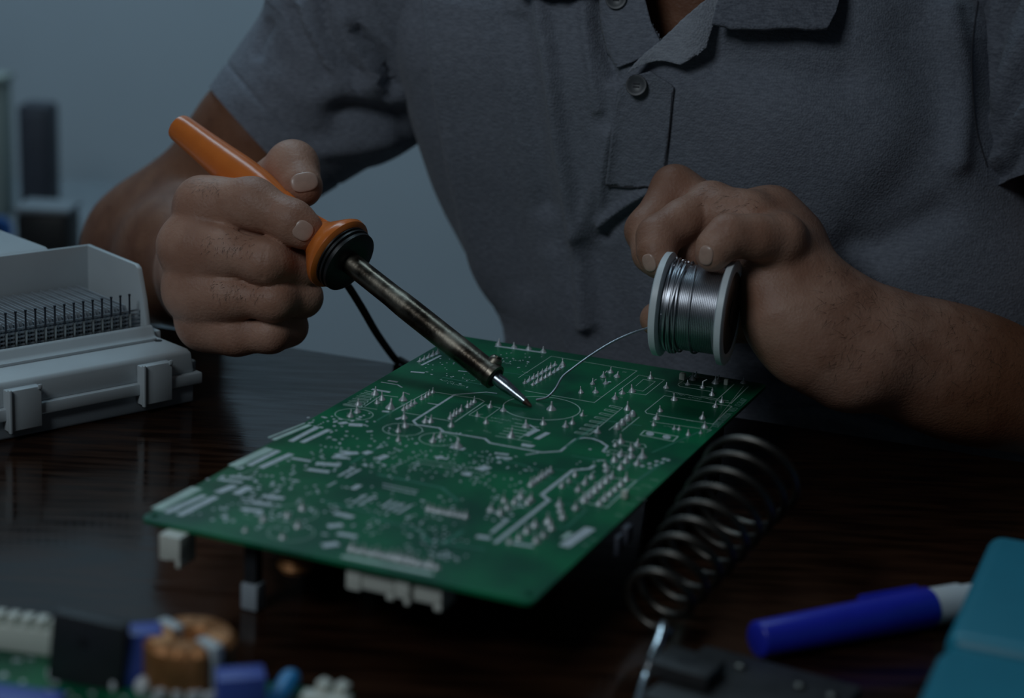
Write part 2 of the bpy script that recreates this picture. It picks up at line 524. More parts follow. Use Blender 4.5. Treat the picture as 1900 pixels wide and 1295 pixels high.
# --- left hand (right in the picture), holding the solder reel
L_fing = [
    J([(1252, 350, .905, 11.2), (1201, 428, .893, 10.2), (1210, 470, .882, 8.7), (1222, 488, .876, 7.8)]),
    J([(1318, 382, .878, 11.2), (1266, 410, .870, 9.6), (1222, 440, .865, 9.8), (1218, 468, .859, 8.2), (1220, 485, .857, 7.2)]),
    J([(1388, 402, .868, 11.0), (1334, 396, .872, 10.0), (1292, 440, .877, 9.0), (1282, 475, .876, 8.0)]),
    J([(1448, 441, .847, 11.4), (1400, 440, .840, 9.8), (1352, 437, .835, 9.2), (1327, 461, .834, 8.0), (1321, 475, .8335, 6.8)]),
]
L_palm = J([(1592, 634, .874, 26), (1500, 580, .868, 25), (1455, 490, .866, 17), (1452, 443, .852, 11)]), \
    J([(1500, 575, .874, 24), (1440, 450, .874, 13), (1388, 402, .868, 11)]), \
    J([(1500, 570, .885, 22), (1410, 432, .885, 13), (1318, 382, .880, 11)]), \
    J([(1505, 570, .895, 20), (1410, 432, .900, 12), (1252, 350, .905, 11)]), \
    J([(1408, 500, .858, 9), (1440, 580, .857, 16)]), J([(1568, 668, .868, 22), (1512, 640, .864, 22)]), \
    J([(1437, 390, .885, 10), (1470, 440, .885, 13)])
L_thumb = J([(1520, 620, .905, 18), (1430, 592, .91, 12.5), (1310, 598, .893, 10.5), (1219, 592, .888, 8.6)])
L_arm = J([(1600, 640, .874, 26), (1690, 664, .885, 23.5), (1800, 701, .895, 26), (2090, 785, .915, 35), (2085, 520, .945, 38), (1985, 160, .955, 35), (1962, 0, .968, 38)])
L_groove = [([(1372, 588, .835), (1400, 590, .83), (1440, 585, .828)], .7, 1.6), ([(1380, 612, .835), (1420, 622, .832), (1460, 612, .83)], .6, 1.8),
            ([(1360, 548, .84), (1400, 556, .832), (1430, 550, .83)], .35, 1.5),
            ([(1352, 404, .829), (1344, 420, .825), (1340, 438, .826)], .3, .8)]

def nail(px, py, d, adir, ndir, ra, rs, rn=1.3):
    c = W(px, py, d); a = nrm(adir); n = np.asarray(ndir, float)
    n = nrm(n - a * (n @ a)); s = np.cross(a, n)
    return c, np.stack([a, s, n]), np.array([ra, rs, rn]) * 0.001
vd = lambda dx, dy, dz: RT * dx + DN * dy + FW * dz          # a direction seen from the viewer: right, down, away
def nail_on(fun, px, py, adir, ra, rs, rn=1.2, lift=.0):
    r = nrm(ray(px, py)); t = .6
    for _ in range(80):
        s = fun((CAM + r * t)[None])[0]
        t += s * .8
        if abs(s) < 2e-5: break
    c = CAM + r * t
    g = np.array([fun((c + np.eye(3)[i] * 5e-4)[None])[0] - fun((c - np.eye(3)[i] * 5e-4)[None])[0] for i in range(3)])
    n = nrm(g); a = nrm(np.asarray(adir, float) - n * (np.asarray(adir, float) @ n))
    return c - n * (rn * .00065 - lift * .001), np.stack([a, np.cross(a, n), n]), np.array([ra, rs, rn]) * .001

def ell(p, nl, grow=1.0):
    c, A, r = nl
    q = (p - c) @ A.T / (r * grow)
    k = np.linalg.norm(q, axis=1)
    return (k - 1) * r.min() * grow
def arm_fun(fing, palm, thumb, arm, grooves, nails, kp, kf=0.0016):
    gl = [([W(*q) for q in l], dep * .001, w * .001) for l, dep, w in grooves]
    allp = [q for f in fing for q in f] + [q for s in palm for q in s] + list(thumb)
    hc = np.mean([q[0] for q in allp], 0); hr = max(np.linalg.norm(q[0] - hc) for q in allp) + .03
    def fun(p):
        out = chain(p, arm, 0.03)
        k = np.linalg.norm(p - hc, axis=1) < hr + 0.03
        if not k.any(): return out
        q = p[k]
        pm = out[k]
        for s in palm: pm = smin(pm, chain(q, s, .01), .016)
        ff = None
        for f in fing:
            e = chain(q, f, .006)
            ff = e if ff is None else smin(ff, e, kf)
        tot = np.minimum(smin(pm, chain(q, thumb, .006), kp), smin(pm, ff, kp))
        for line, dep, w in gl:
            tot = tot + dep * np.exp(-(seg_dist(q, line) / w) ** 2)
        for nl in nails: tot = np.minimum(tot, ell(q, nl))
        out = out.copy(); out[k] = tot
        return out
    return fun

def bounds(groups, pad):
    P = np.array([q[0] for g in groups for q in g]); r = np.array([q[1] for g in groups for q in g])[:, None]
    return (P - r).min(0) - pad, (P + r).max(0) + pad

bodyV, bodyF, bodyM = [], [], []
nv = 0
def add_body(V, F, nails=()):
    global nv
    cen = V[F].mean(1)
    m = np.zeros(len(F), int)
    for nl in nails:
        m[ell(cen, nl) < 0.00012] = 1
    bodyV.append(V); bodyF.append(F + nv); bodyM.append(m); nv += len(V)

fR0 = arm_fun(R_fing, R_palm, R_thumb, R_arm, R_groove, [], .012)
R_nails = [nail_on(fR0, 565, 337, vd(.30, .9, -.25), 5.0, 7.0, 1.3), nail_on(fR0, 562, 428, vd(.8, .5, .1), 5.0, 4.8, 1.1)]
fR = fR0
lo, hi = bounds(R_fing + [R_thumb, R_arm[:4]], .006)
add_body(*sdf_mesh(fR, lo, hi, .0013))
fL0 = arm_fun(L_fing, L_palm, L_thumb, L_arm, L_groove, [], .006)
L_nails = [nail_on(fL0, 1309, 474, vd(-.25, .95, 0), 4.6, 3.6, 1.1), nail_on(fL0, 1203, 488, vd(.2, 1, 0), 4.4, 3.6, 1.1)]
fL = fL0
lo, hi = bounds(L_fing + list(L_palm) + [L_thumb, L_arm[:6]], .006)
add_body(*sdf_mesh(fL, lo, hi, .0013))

# torso, neck and head (coarser: under the shirt or above the frame)
def fT(p):
    def el(c, r, rot=True):
        q = p - np.asarray(c)
        if rot: q = np.stack([q @ E1, q @ E2, q[:, 2]], 1)
        k = np.linalg.norm(q / np.asarray(r), axis=1)
        return (k - 1) * min(r)
    A = np.array
    d = el((.175, 1.045, -.16), (.135, .090, .20))
    d = smin(d, el((.115, 1.050, .09), (.130, .080, .15)), .04)
    d = smin(d, rc(p, A([-.01, 1.085, .18]), A([.20, 1.01, .18]), .045, .045), .04)
    d = smin(d, rc(p, A([.10, 1.035, .20]), A([.095, 1.005, .34]), .064, .055), .03)
    d = smin(d, rc(p, A([.10, .998, .13]), A([.10, 1.01, .21]), .045, .05), .03)
    hd = el((.093, 1.005, .425), (.073, .092, .105))
    hd = smin(hd, el((.085, .955, .365), (.048, .045, .045)), .03)              # jaw
    hd = smin(hd, rc(p, A([.066, .918, .425]), A([.062, .905, .398]), .006, .012), .012)  # nose
    hd = smin(hd, rc(p, A([.045, .925, .375]), A([.085, .910, .375]), .006, .006), .008)  # mouth
    for s in (-1, 1):
        c = A([.066, .922, .43]) + E1 * .03 * s
        hd = np.maximum(hd, -(np.linalg.norm(p - c, axis=1) - .012))
        hd = np.minimum(hd, np.maximum(np.linalg.norm(p - c - E2 * .010, axis=1) - .0155, np.abs(p[:, 2] - .430) * -1 + .0035))
        hd = smin(hd, rc(p, A([.093, 1.01, .41]) + E1 * .074 * s, A([.093, 1.02, .44]) + E1 * .079 * s, .011, .013), .006)
    return smin(d, hd, .02)
add_body(*sdf_mesh(fT, (-.13, .86, -.38), (.34, 1.2, .56), .006))
_bv = np.concatenate(bodyV)
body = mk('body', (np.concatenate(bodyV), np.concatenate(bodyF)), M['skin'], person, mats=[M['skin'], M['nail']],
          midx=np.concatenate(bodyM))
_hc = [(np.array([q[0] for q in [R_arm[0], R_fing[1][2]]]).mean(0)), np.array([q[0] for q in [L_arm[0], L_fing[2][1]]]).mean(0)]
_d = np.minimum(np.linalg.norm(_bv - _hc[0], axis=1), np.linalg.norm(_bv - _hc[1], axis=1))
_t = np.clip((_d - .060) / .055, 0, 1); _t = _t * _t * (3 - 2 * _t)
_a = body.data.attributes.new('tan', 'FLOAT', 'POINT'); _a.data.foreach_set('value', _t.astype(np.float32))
for s in (-1, 1):
    c = np.array([.066, .922, .43]) + E1 * .03 * s + E2 * .010
    an = np.linspace(-1.4, 1.4, 12)
    mk('eye', lathe(c, -E2, [(.0132 * math.sin(q), .0132 * math.cos(q)) for q in an], 20), M['eye'], body)
    mk('iris', lathe(c - E2 * .0112, -E2, [(0, .0060), (.0020, .0056), (.0026, .0030), (.0027, 0)], 20), M['hair'], body)
def nail_mesh(nl):
    c, A, r = nl
    v = []; f = []; nu, nv_ = 28, 9
    for i in range(nv_):
        ph = math.pi / 2 * (1 - i / (nv_ - 1)) - .12 * i / (nv_ - 1)
        for j in range(nu):
            a = 2 * math.pi * j / nu
            e = .8
            x = np.sign(math.cos(a)) * abs(math.cos(a)) ** e; y = np.sign(math.sin(a)) * abs(math.sin(a)) ** e
            v.append(c + A.T @ (r * np.array([x * math.cos(ph), y * math.cos(ph), math.sin(ph)])))
    f = [[i * nu + j, i * nu + (j + 1) % nu, (i + 1) * nu + (j + 1) % nu, (i + 1) * nu + j] for i in range(nv_ - 1) for j in range(nu)]
    return np.array(v), f
for nl in R_nails + L_nails:
    mk('fingernail', nail_mesh(nl), M['nail'], body, angle=80)
# fine dark hair on the forearms and finger backs
_f = np.concatenate(bodyF); _c = _bv[_f].mean(1); _tf = _t[_f].mean(1)
_n = np.cross(_bv[_f[:, 2]] - _bv[_f[:, 0]], _bv[_f[:, 3]] - _bv[_f[:, 1]]); _n /= np.linalg.norm(_n, axis=1)[:, None] + 1e-12
def arm_hair(sel, n, l0, l1, along):
    k = np.where(sel)[0]; k = rng.choice(k, min(n, len(k)), replace=False)
    V_, F_ = [], []
    for i in k:
        nn = _n[i]; a = np.array(along) + rng.normal(0, .45, 3); a = nrm(a - nn * (a @ nn))
        L = rng.uniform(l0, l1); s = np.cross(nn, a) * .00006
        b = _c[i] - nn * .0002; m_ = b + (a * .75 + nn * .35) * L * .5; e = b + (a * 1.0 + nn * .28) * L
        j = len(V_); V_ += [b - s, b + s, m_ + s, m_ - s, e]; F_ += [[j, j + 1, j + 2, j + 3], [j + 3, j + 2, j + 4]]
    return np.array(V_), F_
_x, _y, _dd = proj(_c)
_armL = (_x > 1520) & (_y > 480) & (_y < 800) & (_n[:, 2] > -.25) & (_dd < 1.0) & (np.arange(len(_c)) < len(bodyF[0]) + len(bodyF[1]))
_handL = (_x > 1300) & (_x < 1460) & (_y > 320) & (_y < 400) & (_n[:, 2] > .3)
_armR = (_x > 150) & (_x < 420) & (_y > 220) & (_y < 560) & (_dd > 1.02)
_fing = (((abs(_x - 425) < 50) & (abs(_y - 455) < 22)) | ((abs(_x - 440) < 50) & (abs(_y - 540) < 20)) | ((abs(_x - 380) < 30) & (abs(_y - 345) < 16))) & (_n @ FW < -.5)
mk('body_hair', join(arm_hair(_armL, 1500, .005, .011, -RT * .6 + DN * .5), arm_hair(_handL, 160, .004, .007, -RT + DN * .3), arm_hair(_armR, 700, .005, .010, -DN + RT * .3), arm_hair(_fing, 260, .002, .004, -RT * .5 + DN)),
   M['hair'], person, smooth=False, kind='stuff')
def fHair(p):
    q = p - np.array([.095, 1.014, .432]); q = np.stack([q @ E1, q @ E2, q[:, 2]], 1)
    k = (np.linalg.norm(q / np.array([.078, .094, .110]), axis=1) - 1) * .078
    return np.maximum(k, -((p - np.array([.07, .95, .46])) @ nrm((-.1, .75, .65))))
mk('hair', sdf_mesh(fHair, (-.01, .89, .30), (.20, 1.14, .56), .006, 0), M['hair'], person, label='short dark hair')

# ------------------------------------------------------------------ polo shirt
def interp(z, tab):
    zs = [t[0] for t in tab]
    return np.array([np.interp(z, zs, [t[i] for t in tab]) for i in range(1, len(tab[0]))])
#        z,    cx,   cy,    a,    b
TOR = [(-.30, .175, 1.055, .175, .115), (-.10, .175, 1.055, .176, .118), (.00, .168, 1.050, .178, .120), (.03, .154, 1.048, .187, .119),
       (.075, .138, 1.046, .199, .117), (.114, .114, 1.040, .187, .114), (.17, .091, 1.039, .181, .114), (.21, .088, 1.043, .180, .109),
       (.245, .092, 1.047, .140, .094), (.27, .094, 1.045, .098, .080), (.285, .095, 1.035, .078, .072)]
def smooth_tab(z):
    return np.mean([interp(z + o, TOR) for o in (-.012, -.004, .004, .012)], 0)
def torso_pt(th, z):
    cx, cy, a, b = smooth_tab(z)
    c, s = np.cos(th), np.sin(th)
    e = 2 / 2.05
    u = a * np.sign(c) * np.abs(c) ** e; v = b * np.sign(s) * np.abs(s) ** e
    return np.stack([cx + u * E1[0] + v * E2[0], cy + u * E1[1] + v * E2[1], np.full_like(u, z)], 1)
# denser in front (theta = -90 degrees)
tt = np.linspace(0, 1, 430, endpoint=False)
th = -math.pi / 2 + 2 * math.pi * (tt - .5) + 0.75 * np.sin(2 * math.pi * (tt - .5)) * -1
th = -math.pi / 2 + (2 * math.pi * (tt - .5) - 0.62 * np.sin(2 * math.pi * (tt - .5)))
zz = np.concatenate([np.linspace(-.30, -.06, 30, endpoint=False), np.linspace(-.06, .285, 300)])
G = np.stack([torso_pt(th, z) for z in zz])              # rows, columns, 3
def grid_normals(G, wrap=True):
    dz = np.gradient(G, axis=0)
    if wrap:
        du = (np.roll(G, -1, 1) - np.roll(G, 1, 1))
    else:
        du = np.gradient(G, axis=1)
    n = np.cross(du, dz)
    return n / (np.linalg.norm(n, axis=2, keepdims=True) + 1e-12)
def px_dist(x, y, line):
    d = np.full(x.shape, 1e9)
    P = np.stack([x, y], -1)
    for a, b in zip(line[:-1], line[1:]):
        a = np.array(a, float); b = np.array(b, float)
        t = np.clip(((P - a) @ (b - a)) / ((b - a) @ (b - a)), 0, 1)
        d = np.minimum(d, np.linalg.norm(P - a - t[..., None] * (b - a), axis=-1))
    return d
def fold(G, folds, wrap=True, flip=1, gain=1.4):
    N = grid_normals(G, wrap) * flip
    x, y, d = proj(G.reshape(-1, 3))
    x = x.reshape(G.shape[:2]); y = y.reshape(G.shape[:2])
    front = np.clip(-(N @ FW) * 3 + .3, 0, 1)
    h = np.zeros(G.shape[:2])
    for line, amp, w in folds:
        line = spline(line, 24) if len(line) > 2 else line
        h += gain * amp * .001 * np.exp(-(px_dist(x, y, line) / w) ** 2)
    return G + N * (h * front)[..., None]
TF = [([(805, -20), (822, 140), (846, 300), (880, 470), (930, 640)], 3.6, 24), ([(765, -20), (780, 120), (808, 280), (850, 450), (895, 620)], -3.6, 22),
      ([(880, -20), (900, 150), (930, 330), (965, 520)], -1.8, 34), ([(1000, -20), (1022, 120), (1040, 260), (1068, 420), (1090, 600)], 3.4, 14),
      ([(960, 40), (985, 200), (1010, 380)], -2.6, 22), ([(1108, -10), (1112, 60), (1135, 140)], -3.2, 12), ([(1085, 10), (1092, 90), (1110, 200)], 1.6, 12),
      ([(1080, 430), (1110, 330), (1125, 250)], 1.8, 16), ([(1200, 356), (1160, 380), (1118, 412)], 2.0, 10), ([(1205, 380), (1165, 400), (1120, 440)], -1.6, 12),
      ([(1100, 480), (1150, 600), (1180, 700)], -2.0, 40), ([(1030, 480), (1050, 600), (1080, 690)], 1.6, 24),
      ([(1480, 240), (1600, 280), (1700, 260)], 3.5, 110), ([(1330, 110), (1420, 130), (1560, 150)], -2.5, 36),
      ([(1700, 60), (1730, 200), (1690, 330), (1600, 440)], -3.0, 60), ([(1760, 20), (1780, 140), (1770, 300)], 2.6, 24),
      ([(1420, 640), (1520, 690), (1640, 730)], -3.5, 26), ([(1440, 745), (1560, 745), (1680, 790)], 3.0, 26), ([(1390, 720), (1500, 715), (1600, 740)], -2.0, 18),
      ([(1740, 400), (1640, 460), (1580, 470)], -3.0, 36), ([(1147, 165), (1134, 250), (1121, 345), (1116, 430)], 1.0, 7)]
Gf = fold(G, TF, gain=2.1)
nr, nc = Gf.shape[:2]
V = Gf.reshape(-1, 3)
px_, py_, _ = proj(V)
VOPEN = [(1150, -420), (1190, -60), (1196, 0), (1208, 40), (1228, 74), (1318, 2), (1345, -60), (1480, -420)]
def inside(x, y, poly):
    c = np.zeros(x.shape, bool); j = len(poly) - 1
    for i in range(len(poly)):
        xi, yi = poly[i]; xj, yj = poly[j]
        c ^= ((yi > y) != (yj > y)) & (x < (xj - xi) * (y - yi) / (yj - yi + 1e-9) + xi)
        j = i
    return c
hole = inside(px_, py_, VOPEN) & ((V - np.array([.09, 1.03, 0])) @ E2 < 0)
F = []
for i in range(nr - 1):
    for j in range(nc):
        q = (i * nc + j, i * nc + (j + 1) % nc, (i + 1) * nc + (j + 1) % nc, (i + 1) * nc + j)
        if hole[list(q)].sum() >= 2: continue
        F.append(q)
shirt = mk('polo_shirt', (V, F), M['shirt'], person, label='grey marl polo shirt with open collar')
bvh = BVHTree.FromPolygons([Vector(v) for v in V], F)
bvh_full = BVHTree.FromPolygons([Vector(v) for v in V], [(i * nc + j, i * nc + (j + 1) % nc, (i + 1) * nc + (j + 1) % nc, (i + 1) * nc + j)
                                                          for i in range(nr - 1) for j in range(nc)])
def on_shirt(px, py, off):
    r = nrm(ray(px, py))
    h = bvh_full.ray_cast(Vector(CAM), Vector(r))
    if h[0] is None:
        h = (Vector(W(px, py, .96)), Vector(-E2))
    n = np.array(h[1]); n = n if n @ r < 0 else -n
    return np.array(h[0]) + n * off
def patch(name, poly, off, thick, material, cuts=4, smooth_it=3, **kw):
    """cloth piece cut to an outline and laid on the chest; off(px,py) lifts it"""
    bm = bmesh.new()
    vs_ = [bm.verts.new((x, y, 0)) for x, y in poly]
    bm.faces.new(vs_)
    bmesh.ops.triangulate(bm, faces=bm.faces)
    for _ in range(cuts):
        bmesh.ops.subdivide_edges(bm, edges=[e for e in bm.edges if e.calc_length() > 9], cuts=1, use_grid_fill=True)
        bmesh.ops.triangulate(bm, faces=[f for f in bm.faces if len(f.verts) > 4])
    P = [on_shirt(v.co.x, v.co.y, off(v.co.x, v.co.y) if callable(off) else off) for v in bm.verts]
    for v, p in zip(bm.verts, P): v.co = p
    for _ in range(smooth_it):
        bmesh.ops.smooth_vert(bm, verts=bm.verts, factor=.5, use_axis_x=True, use_axis_y=True, use_axis_z=True)
    bmesh.ops.recalc_face_normals(bm, faces=bm.faces)
    if bm.faces and sum(f.normal @ Vector(FW) for f in bm.faces) > 0:
        bmesh.ops.reverse_faces(bm, faces=bm.faces)
    bm.verts.index_update()
    geo = ([tuple(v.co) for v in bm.verts], [[v.index for v in f.verts] for f in bm.faces])
    bm.free()
    o = mk(name, geo, material, shirt, **kw)
    s = o.modifiers.new('thickness', 'SOLIDIFY'); s.thickness = thick; s.offset = 0
    return o
# right sleeve and left sleeve: tapered tubes with folds and a turned hem
def sleeve(line, folds, squash, hem=.010):
    P = spline([q[0] for q in line], 70); R = np.interp(np.linspace(0, 1, 70), np.linspace(0, 1, len(line)), [q[1] for q in line])
    t, Nn, B = frames(P)
    a = np.linspace(0, 2 * math.pi, 120, endpoint=False)
    Gs = P[:, None] + R[:, None, None] * (np.cos(a)[None, :, None] * Nn[:, None] * squash + np.sin(a)[None, :, None] * B[:, None])
    nn = grid_normals(Gs)
    out = Gs + 0
    fl = 1 if ((Gs - P[:, None]) * nn).sum() > 0 else -1
    out = fold(Gs, folds, True, fl)
    # stitched hem line and inner return
    out[-9] -= nn[-9] * fl * .0010
    inner = out[-12:][::-1] - (nn[-12:][::-1] * fl) * .0022
    out = np.concatenate([out, inner])
    k, m = out.shape[:2]
    f = [(i * m + j, i * m + (j + 1) % m, (i + 1) * m + (j + 1) % m, (i + 1) * m + j) for i in range(k - 1) for j in range(m)]
    return out.reshape(-1, 3), f
RS = [(np.array([.02, 1.065, .192]), .056), (W(770, -40, 1.085), .072), (W(650, 116, 1.10), .066), (W(570, 190, 1.105), .055), (W(488, 266, 1.106), .0475)]
RSF = [([(543, 20), (553, 56), (578, 93), (600, 140)], -4.0, 11), ([(590, 0), (605, 59), (627, 99), (667, 145)], -5.5, 12), ([(660, 60), (692, 90), (717, 117), (735, 165)], -7.0, 12),
       ([(498, 45), (484, 75), (478, 100)], -3.0, 9), ([(632, 212), (690, 222), (750, 232)], -9.0, 26), ([(560, 10), (575, 60), (605, 120)], 2.5, 12),
       ([(640, 30), (665, 90), (700, 150)], 3.0, 13), ([(520, 150), (560, 180), (620, 190)], 1.6, 22), ([(600, 280), (660, 275), (730, 262)], 2.5, 16),
       ([(450, 180), (500, 230), (560, 300)], 1.0, 24), ([(520, 225), (560, 250), (620, 250)], -1.5, 20)]
mk('sleeve', sleeve(RS, RSF, 1.0), M['shirt'], shirt)
LS = [(np.array([.185, 1.020, .205]), .050), (W(1915, -85, .985), .058), (W(1955, 20, .965), .046), (W(1965, 200, .95), .043), (W(1985, 330, .945), .040)]
LSF = [([(1875, 0), (1850, 60), (1830, 150), (1822, 200)], -4.5, 14), ([(1910, 130), (1875, 190), (1845, 260)], -5.0, 16), ([(1850, 10), (1835, 90)], 2.0, 12),
       ([(1905, 60), (1870, 130), (1845, 190)], 3.0, 16), ([(1905, 255), (1875, 295), (1850, 330)], -6.0, 10), ([(1900, 200), (1860, 260), (1840, 310)], 3.0, 12)]
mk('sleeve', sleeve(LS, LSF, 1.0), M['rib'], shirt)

# placket, its folded-out top, collar leaves, buttons, seams
mk_pl = patch('placket', [(1166, 140), (1210, 130), (1255, 160), (1247, 240), (1236, 322), (1228, 352), (1118, 342), (1130, 240), (1146, 158)],
              lambda x, y: .0012 + .0040 * max(0, (172 - y) / 60), .0012, M['shirt'])
patch('placket_fold', [(1166, 141), (1195, 104), (1229, 76), (1318, 2), (1345, -50), (1372, -50), (1342, 2), (1325, 55), (1308, 86), (1290, 108), (1266, 124), (1243, 117), (1222, 116), (1196, 124)],
      lambda x, y: .0075 + .002 * math.sin(x * .05), .0020, M['shirtin'], label='light folded-back edge of the open placket')
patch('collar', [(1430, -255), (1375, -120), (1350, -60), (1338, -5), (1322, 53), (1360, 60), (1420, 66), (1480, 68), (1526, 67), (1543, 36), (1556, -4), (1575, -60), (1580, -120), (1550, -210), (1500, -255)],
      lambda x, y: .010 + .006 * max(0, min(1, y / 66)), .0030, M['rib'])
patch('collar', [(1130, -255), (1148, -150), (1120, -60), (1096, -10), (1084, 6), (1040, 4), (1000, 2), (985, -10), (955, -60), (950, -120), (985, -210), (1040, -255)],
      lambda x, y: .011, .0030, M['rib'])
patch('placket_facing', [(1120, -150), (1112, -50), (1116, 30), (1132, 96), (1150, 128), (1182, 116), (1233, 82), (1213, 42), (1202, 0), (1196, -50), (1180, -150)],
      lambda x, y: .0024, .0016, M['shirt'])
# collar band round the back of the neck
_a = np.radians(np.linspace(-62, 242, 60)); _r = []
for dz, k in ((.262, 1.10), (.250, 1.22), (.268, 1.14), (.292, 1.0), (.292, .96), (.258, .97)):
    _r.append(np.stack([.095 + .080 * k * (np.cos(_a) * E1[0] + np.sin(_a) * E2[0]), 1.036 + .074 * k * (np.cos(_a) * E1[1] / 1 + np.sin(_a) * E2[1]), np.full(60, dz)], 1))
_r = np.array(_r)
mk('collar_band', (_r.reshape(-1, 3), [[i * 60 + j, i * 60 + j + 1, (i + 1) * 60 + j + 1, (i + 1) * 60 + j] for i in range(5) for j in range(59)]), M['rib'], shirt)
def shirt_line(name, pts, w, off, material):
    P = spline(pts, 40) if len(pts) > 2 else np.linspace(pts[0], pts[1], 30)
    return mk(name, tube([on_shirt(x, y, off) for x, y in P], w, 6), material, shirt)
shirt_line('stitching', [(1249, 165), (1243, 240), (1234, 320)], .0003, .0018, M['thread'])
shirt_line('stitching', [(1120, 341), (1170, 346), (1210, 349)], .0004, .0017, M['thread'])
shirt_line('armhole_seam', [(1822, -40), (1806, 60), (1803, 140), (1812, 240), (1832, 310)], .0006, -.0002, M['thread'])
def button(px, py, off):
    c = on_shirt(px, py, off)
    n = -(c - CAM); n = nrm(n + np.array([-.15, -.1, .1]))
    b = mk('button', lathe(c, n, [(-.0008, .0050), (.0006, .0056), (.0014, .0053), (.0014, .0042), (.0009, .0036), (.0009, 0.0)], 28), M['button'], shirt)
    u = nrm(np.cross(n, (0, 0, 1))); w = np.cross(n, u)
    for su in (-1, 1):
        for sw in (-1, 1):
            pass
    mk('button_thread', join(*[box(c + n * .0010 + w * s * .0008, (.0016, .0003, .0004), u, w, n) for s in (-1, 1)]), M['thread'], shirt)
button(1186, 157, .0052)
button(1148, 3, .0048)

# ================================================================== soldering iron
HB = 0.032                                                     # height of the big board's upper face
TIP = T(986, 754, HB + .0008)
BUTT = W(331, 235, proj(TIP)[2] + .104)
ax = nrm(BUTT - TIP); LEN = np.linalg.norm(BUTT - TIP)
iron = thing('soldering_iron', 'orange-handled soldering iron held in the fist, its tip on the green board', 'soldering iron', TIP)
def on_axis(px):                                               # distance along the iron whose picture x is px
    t = np.linspace(0, LEN, 400)
    return float(np.interp(-px, -proj(TIP + t[:, None] * ax)[0], t))
tc0, tc1, tsh, tcol, tfl = on_axis(919), on_axis(905), on_axis(660), on_axis(651), on_axis(625)
mk('tip', lathe(TIP, ax, [(.004, .0016), (.010, .0023), (.016, .0029), (.0175, .0031), (tc0 + .03, .0031)], 24), M['tip'], iron)
mk('tip_point', lathe(TIP, ax, [(0, .0003), (.0008, .0008), (.0042, .00165)], 20), M['tipend'], iron, label='burnt brown point')
mid = on_axis(745)
mk('barrel', lathe(TIP, ax, [(tc0 + .001, .0044), (tc0, .0048), (tc0 + .0003, .0062), (tc0 + .003, .0064), (tc0 + .0034, .0060), (mid - .006, .0061), (mid, .0060),
                             (mid + .006, .0057), (tcol + .006, .0056)], 40), M['steel'], iron, angle=60)
mk('barrel_bore', lathe(TIP, ax, [(tc0 - .0003, .0032), (tc0 - .0003, .0047), (tc0 + .004, .0047)], 24), M['hole'], iron)
# clamp screw on the barrel
sc = TIP + ax * (tc0 + .006); up = nrm(np.cross(ax, FW)); up = up if up[2] > 0 else -up
up = nrm(up + vd(.15, 0, -.2))
g = lathe(sc + up * .0040, up, [(0, .0034), (.0030, .0034), (.0044, .0025), (.0046, 0)], 16)
mk('clamp_screw', join(g, box(sc + up * .0088, (.0026, .0005, .0004), nrm(np.cross(up, ax)), ax, up)), M['steel'], iron, angle=60)
mk('collar', lathe(TIP, ax, [(tcol + .0004, .0056), (tcol, .0085), (tcol, .0150), (tcol + .0007, .0163), (tcol + .0022, .0164), (tcol + .0026, .0155), (tcol + .0032, .0155), (tcol + .0036, .0168), (tcol + .0046, .0168), (tcol + .0050, .0156),
                             (tcol + .0056, .0156), (tcol + .0060, .0168), (tcol + .0085, .0168)], 48), M['black'], iron,
   label='black ribbed collar')
hf = tcol + .0072
prof = [(hf - .001, .0150), (hf, .0182), (hf + .0010, .0193), (hf + .0030, .0195), (hf + .0046, .0186), (hf + .009, .0150), (hf + .014, .0108), (hf + .019, .0088),
        (hf + .028, .0078), (hf + .040, .0080), (hf + .052, .0092), (hf + .062, .0103), (hf + .075, .0104), (hf + .090, .0094), (hf + .105, .0084),
        (LEN - .002, .0075), (LEN - .0006, .0071), (LEN, .0060)]
sp = spline(prof[6:-2], 40)
prof = prof[:6] + [tuple(q) for q in sp] + prof[-2:]
mk('handle', lathe(TIP, ax, prof, 56), M['orange'], iron)
# grip ribs
gr = []
ua = nrm(np.cross(ax, (0, 0, 1))); ub = np.cross(ax, ua)
pr = np.array(prof)
for k in range(26):
    a = 2 * math.pi * k / 26
    d = math.cos(a) * ua + math.sin(a) * ub
    ts = np.linspace(hf + .017, hf + .047, 14)
    rs = np.interp(ts, pr[:, 0], pr[:, 1])
    gr.append(tube(TIP + ax * ts[:, None] + d * rs[:, None], np.concatenate([[.0002], np.full(12, .00062), [.0002]]), 6))
mk('grip_ribs', join(*gr), M['orange'], iron)
cab = spline([W(555, 395, .925), W(600, 470, .935), W(642, 525, .945), W(672, 572, .955), W(700, 620, .975), T(734, 667, .0022), T(742, 668, .0021), T(756, 676, .0021), T(800, 700, .0021)], 70)
mk('power_cable', tube(cab, .0021, 12), M['cable'], iron)

# ================================================================== solder reel
SC = W(1292, 572, .850)
sax = nrm(RT + .15 * DN - .30 * FW)             # towards the right flange
spool = thing('solder_reel', 'white reel of silver solder wire held in the left hand', 'solder reel', SC - np.array([0, 0, .026]))
hwid = .0148
def flange(s):
    o = SC + sax * s * hwid
    prof = [(0, .010), (0, .0236), (.0007, .0252), (.0034, .0252), (.0042, .0238), (.0042, .0208), (.0034, .0200), (.0034, .0070), (.0020, .0065), (.0020, 0)]
    return lathe(o - sax * s * .0012, sax * s, prof, 64)
mk('flange', flange(-1), M['flange'], spool, angle=50)
mk('flange', flange(1), M['flange'], spool, angle=50)
mk('hub', lathe(SC, sax, [(-hwid, .0095), (hwid, .0095)], 32), M['flange'], spool)
o_ = SC + sax * (hwid + .0023)
mk('flange_sticker', lathe(o_, sax, [(0, .0068), (.0003, .0072), (.0003, .0192), (0, .0196)], 48), M['sticker'], spool, label='dark printed sticker on the outer flange face')
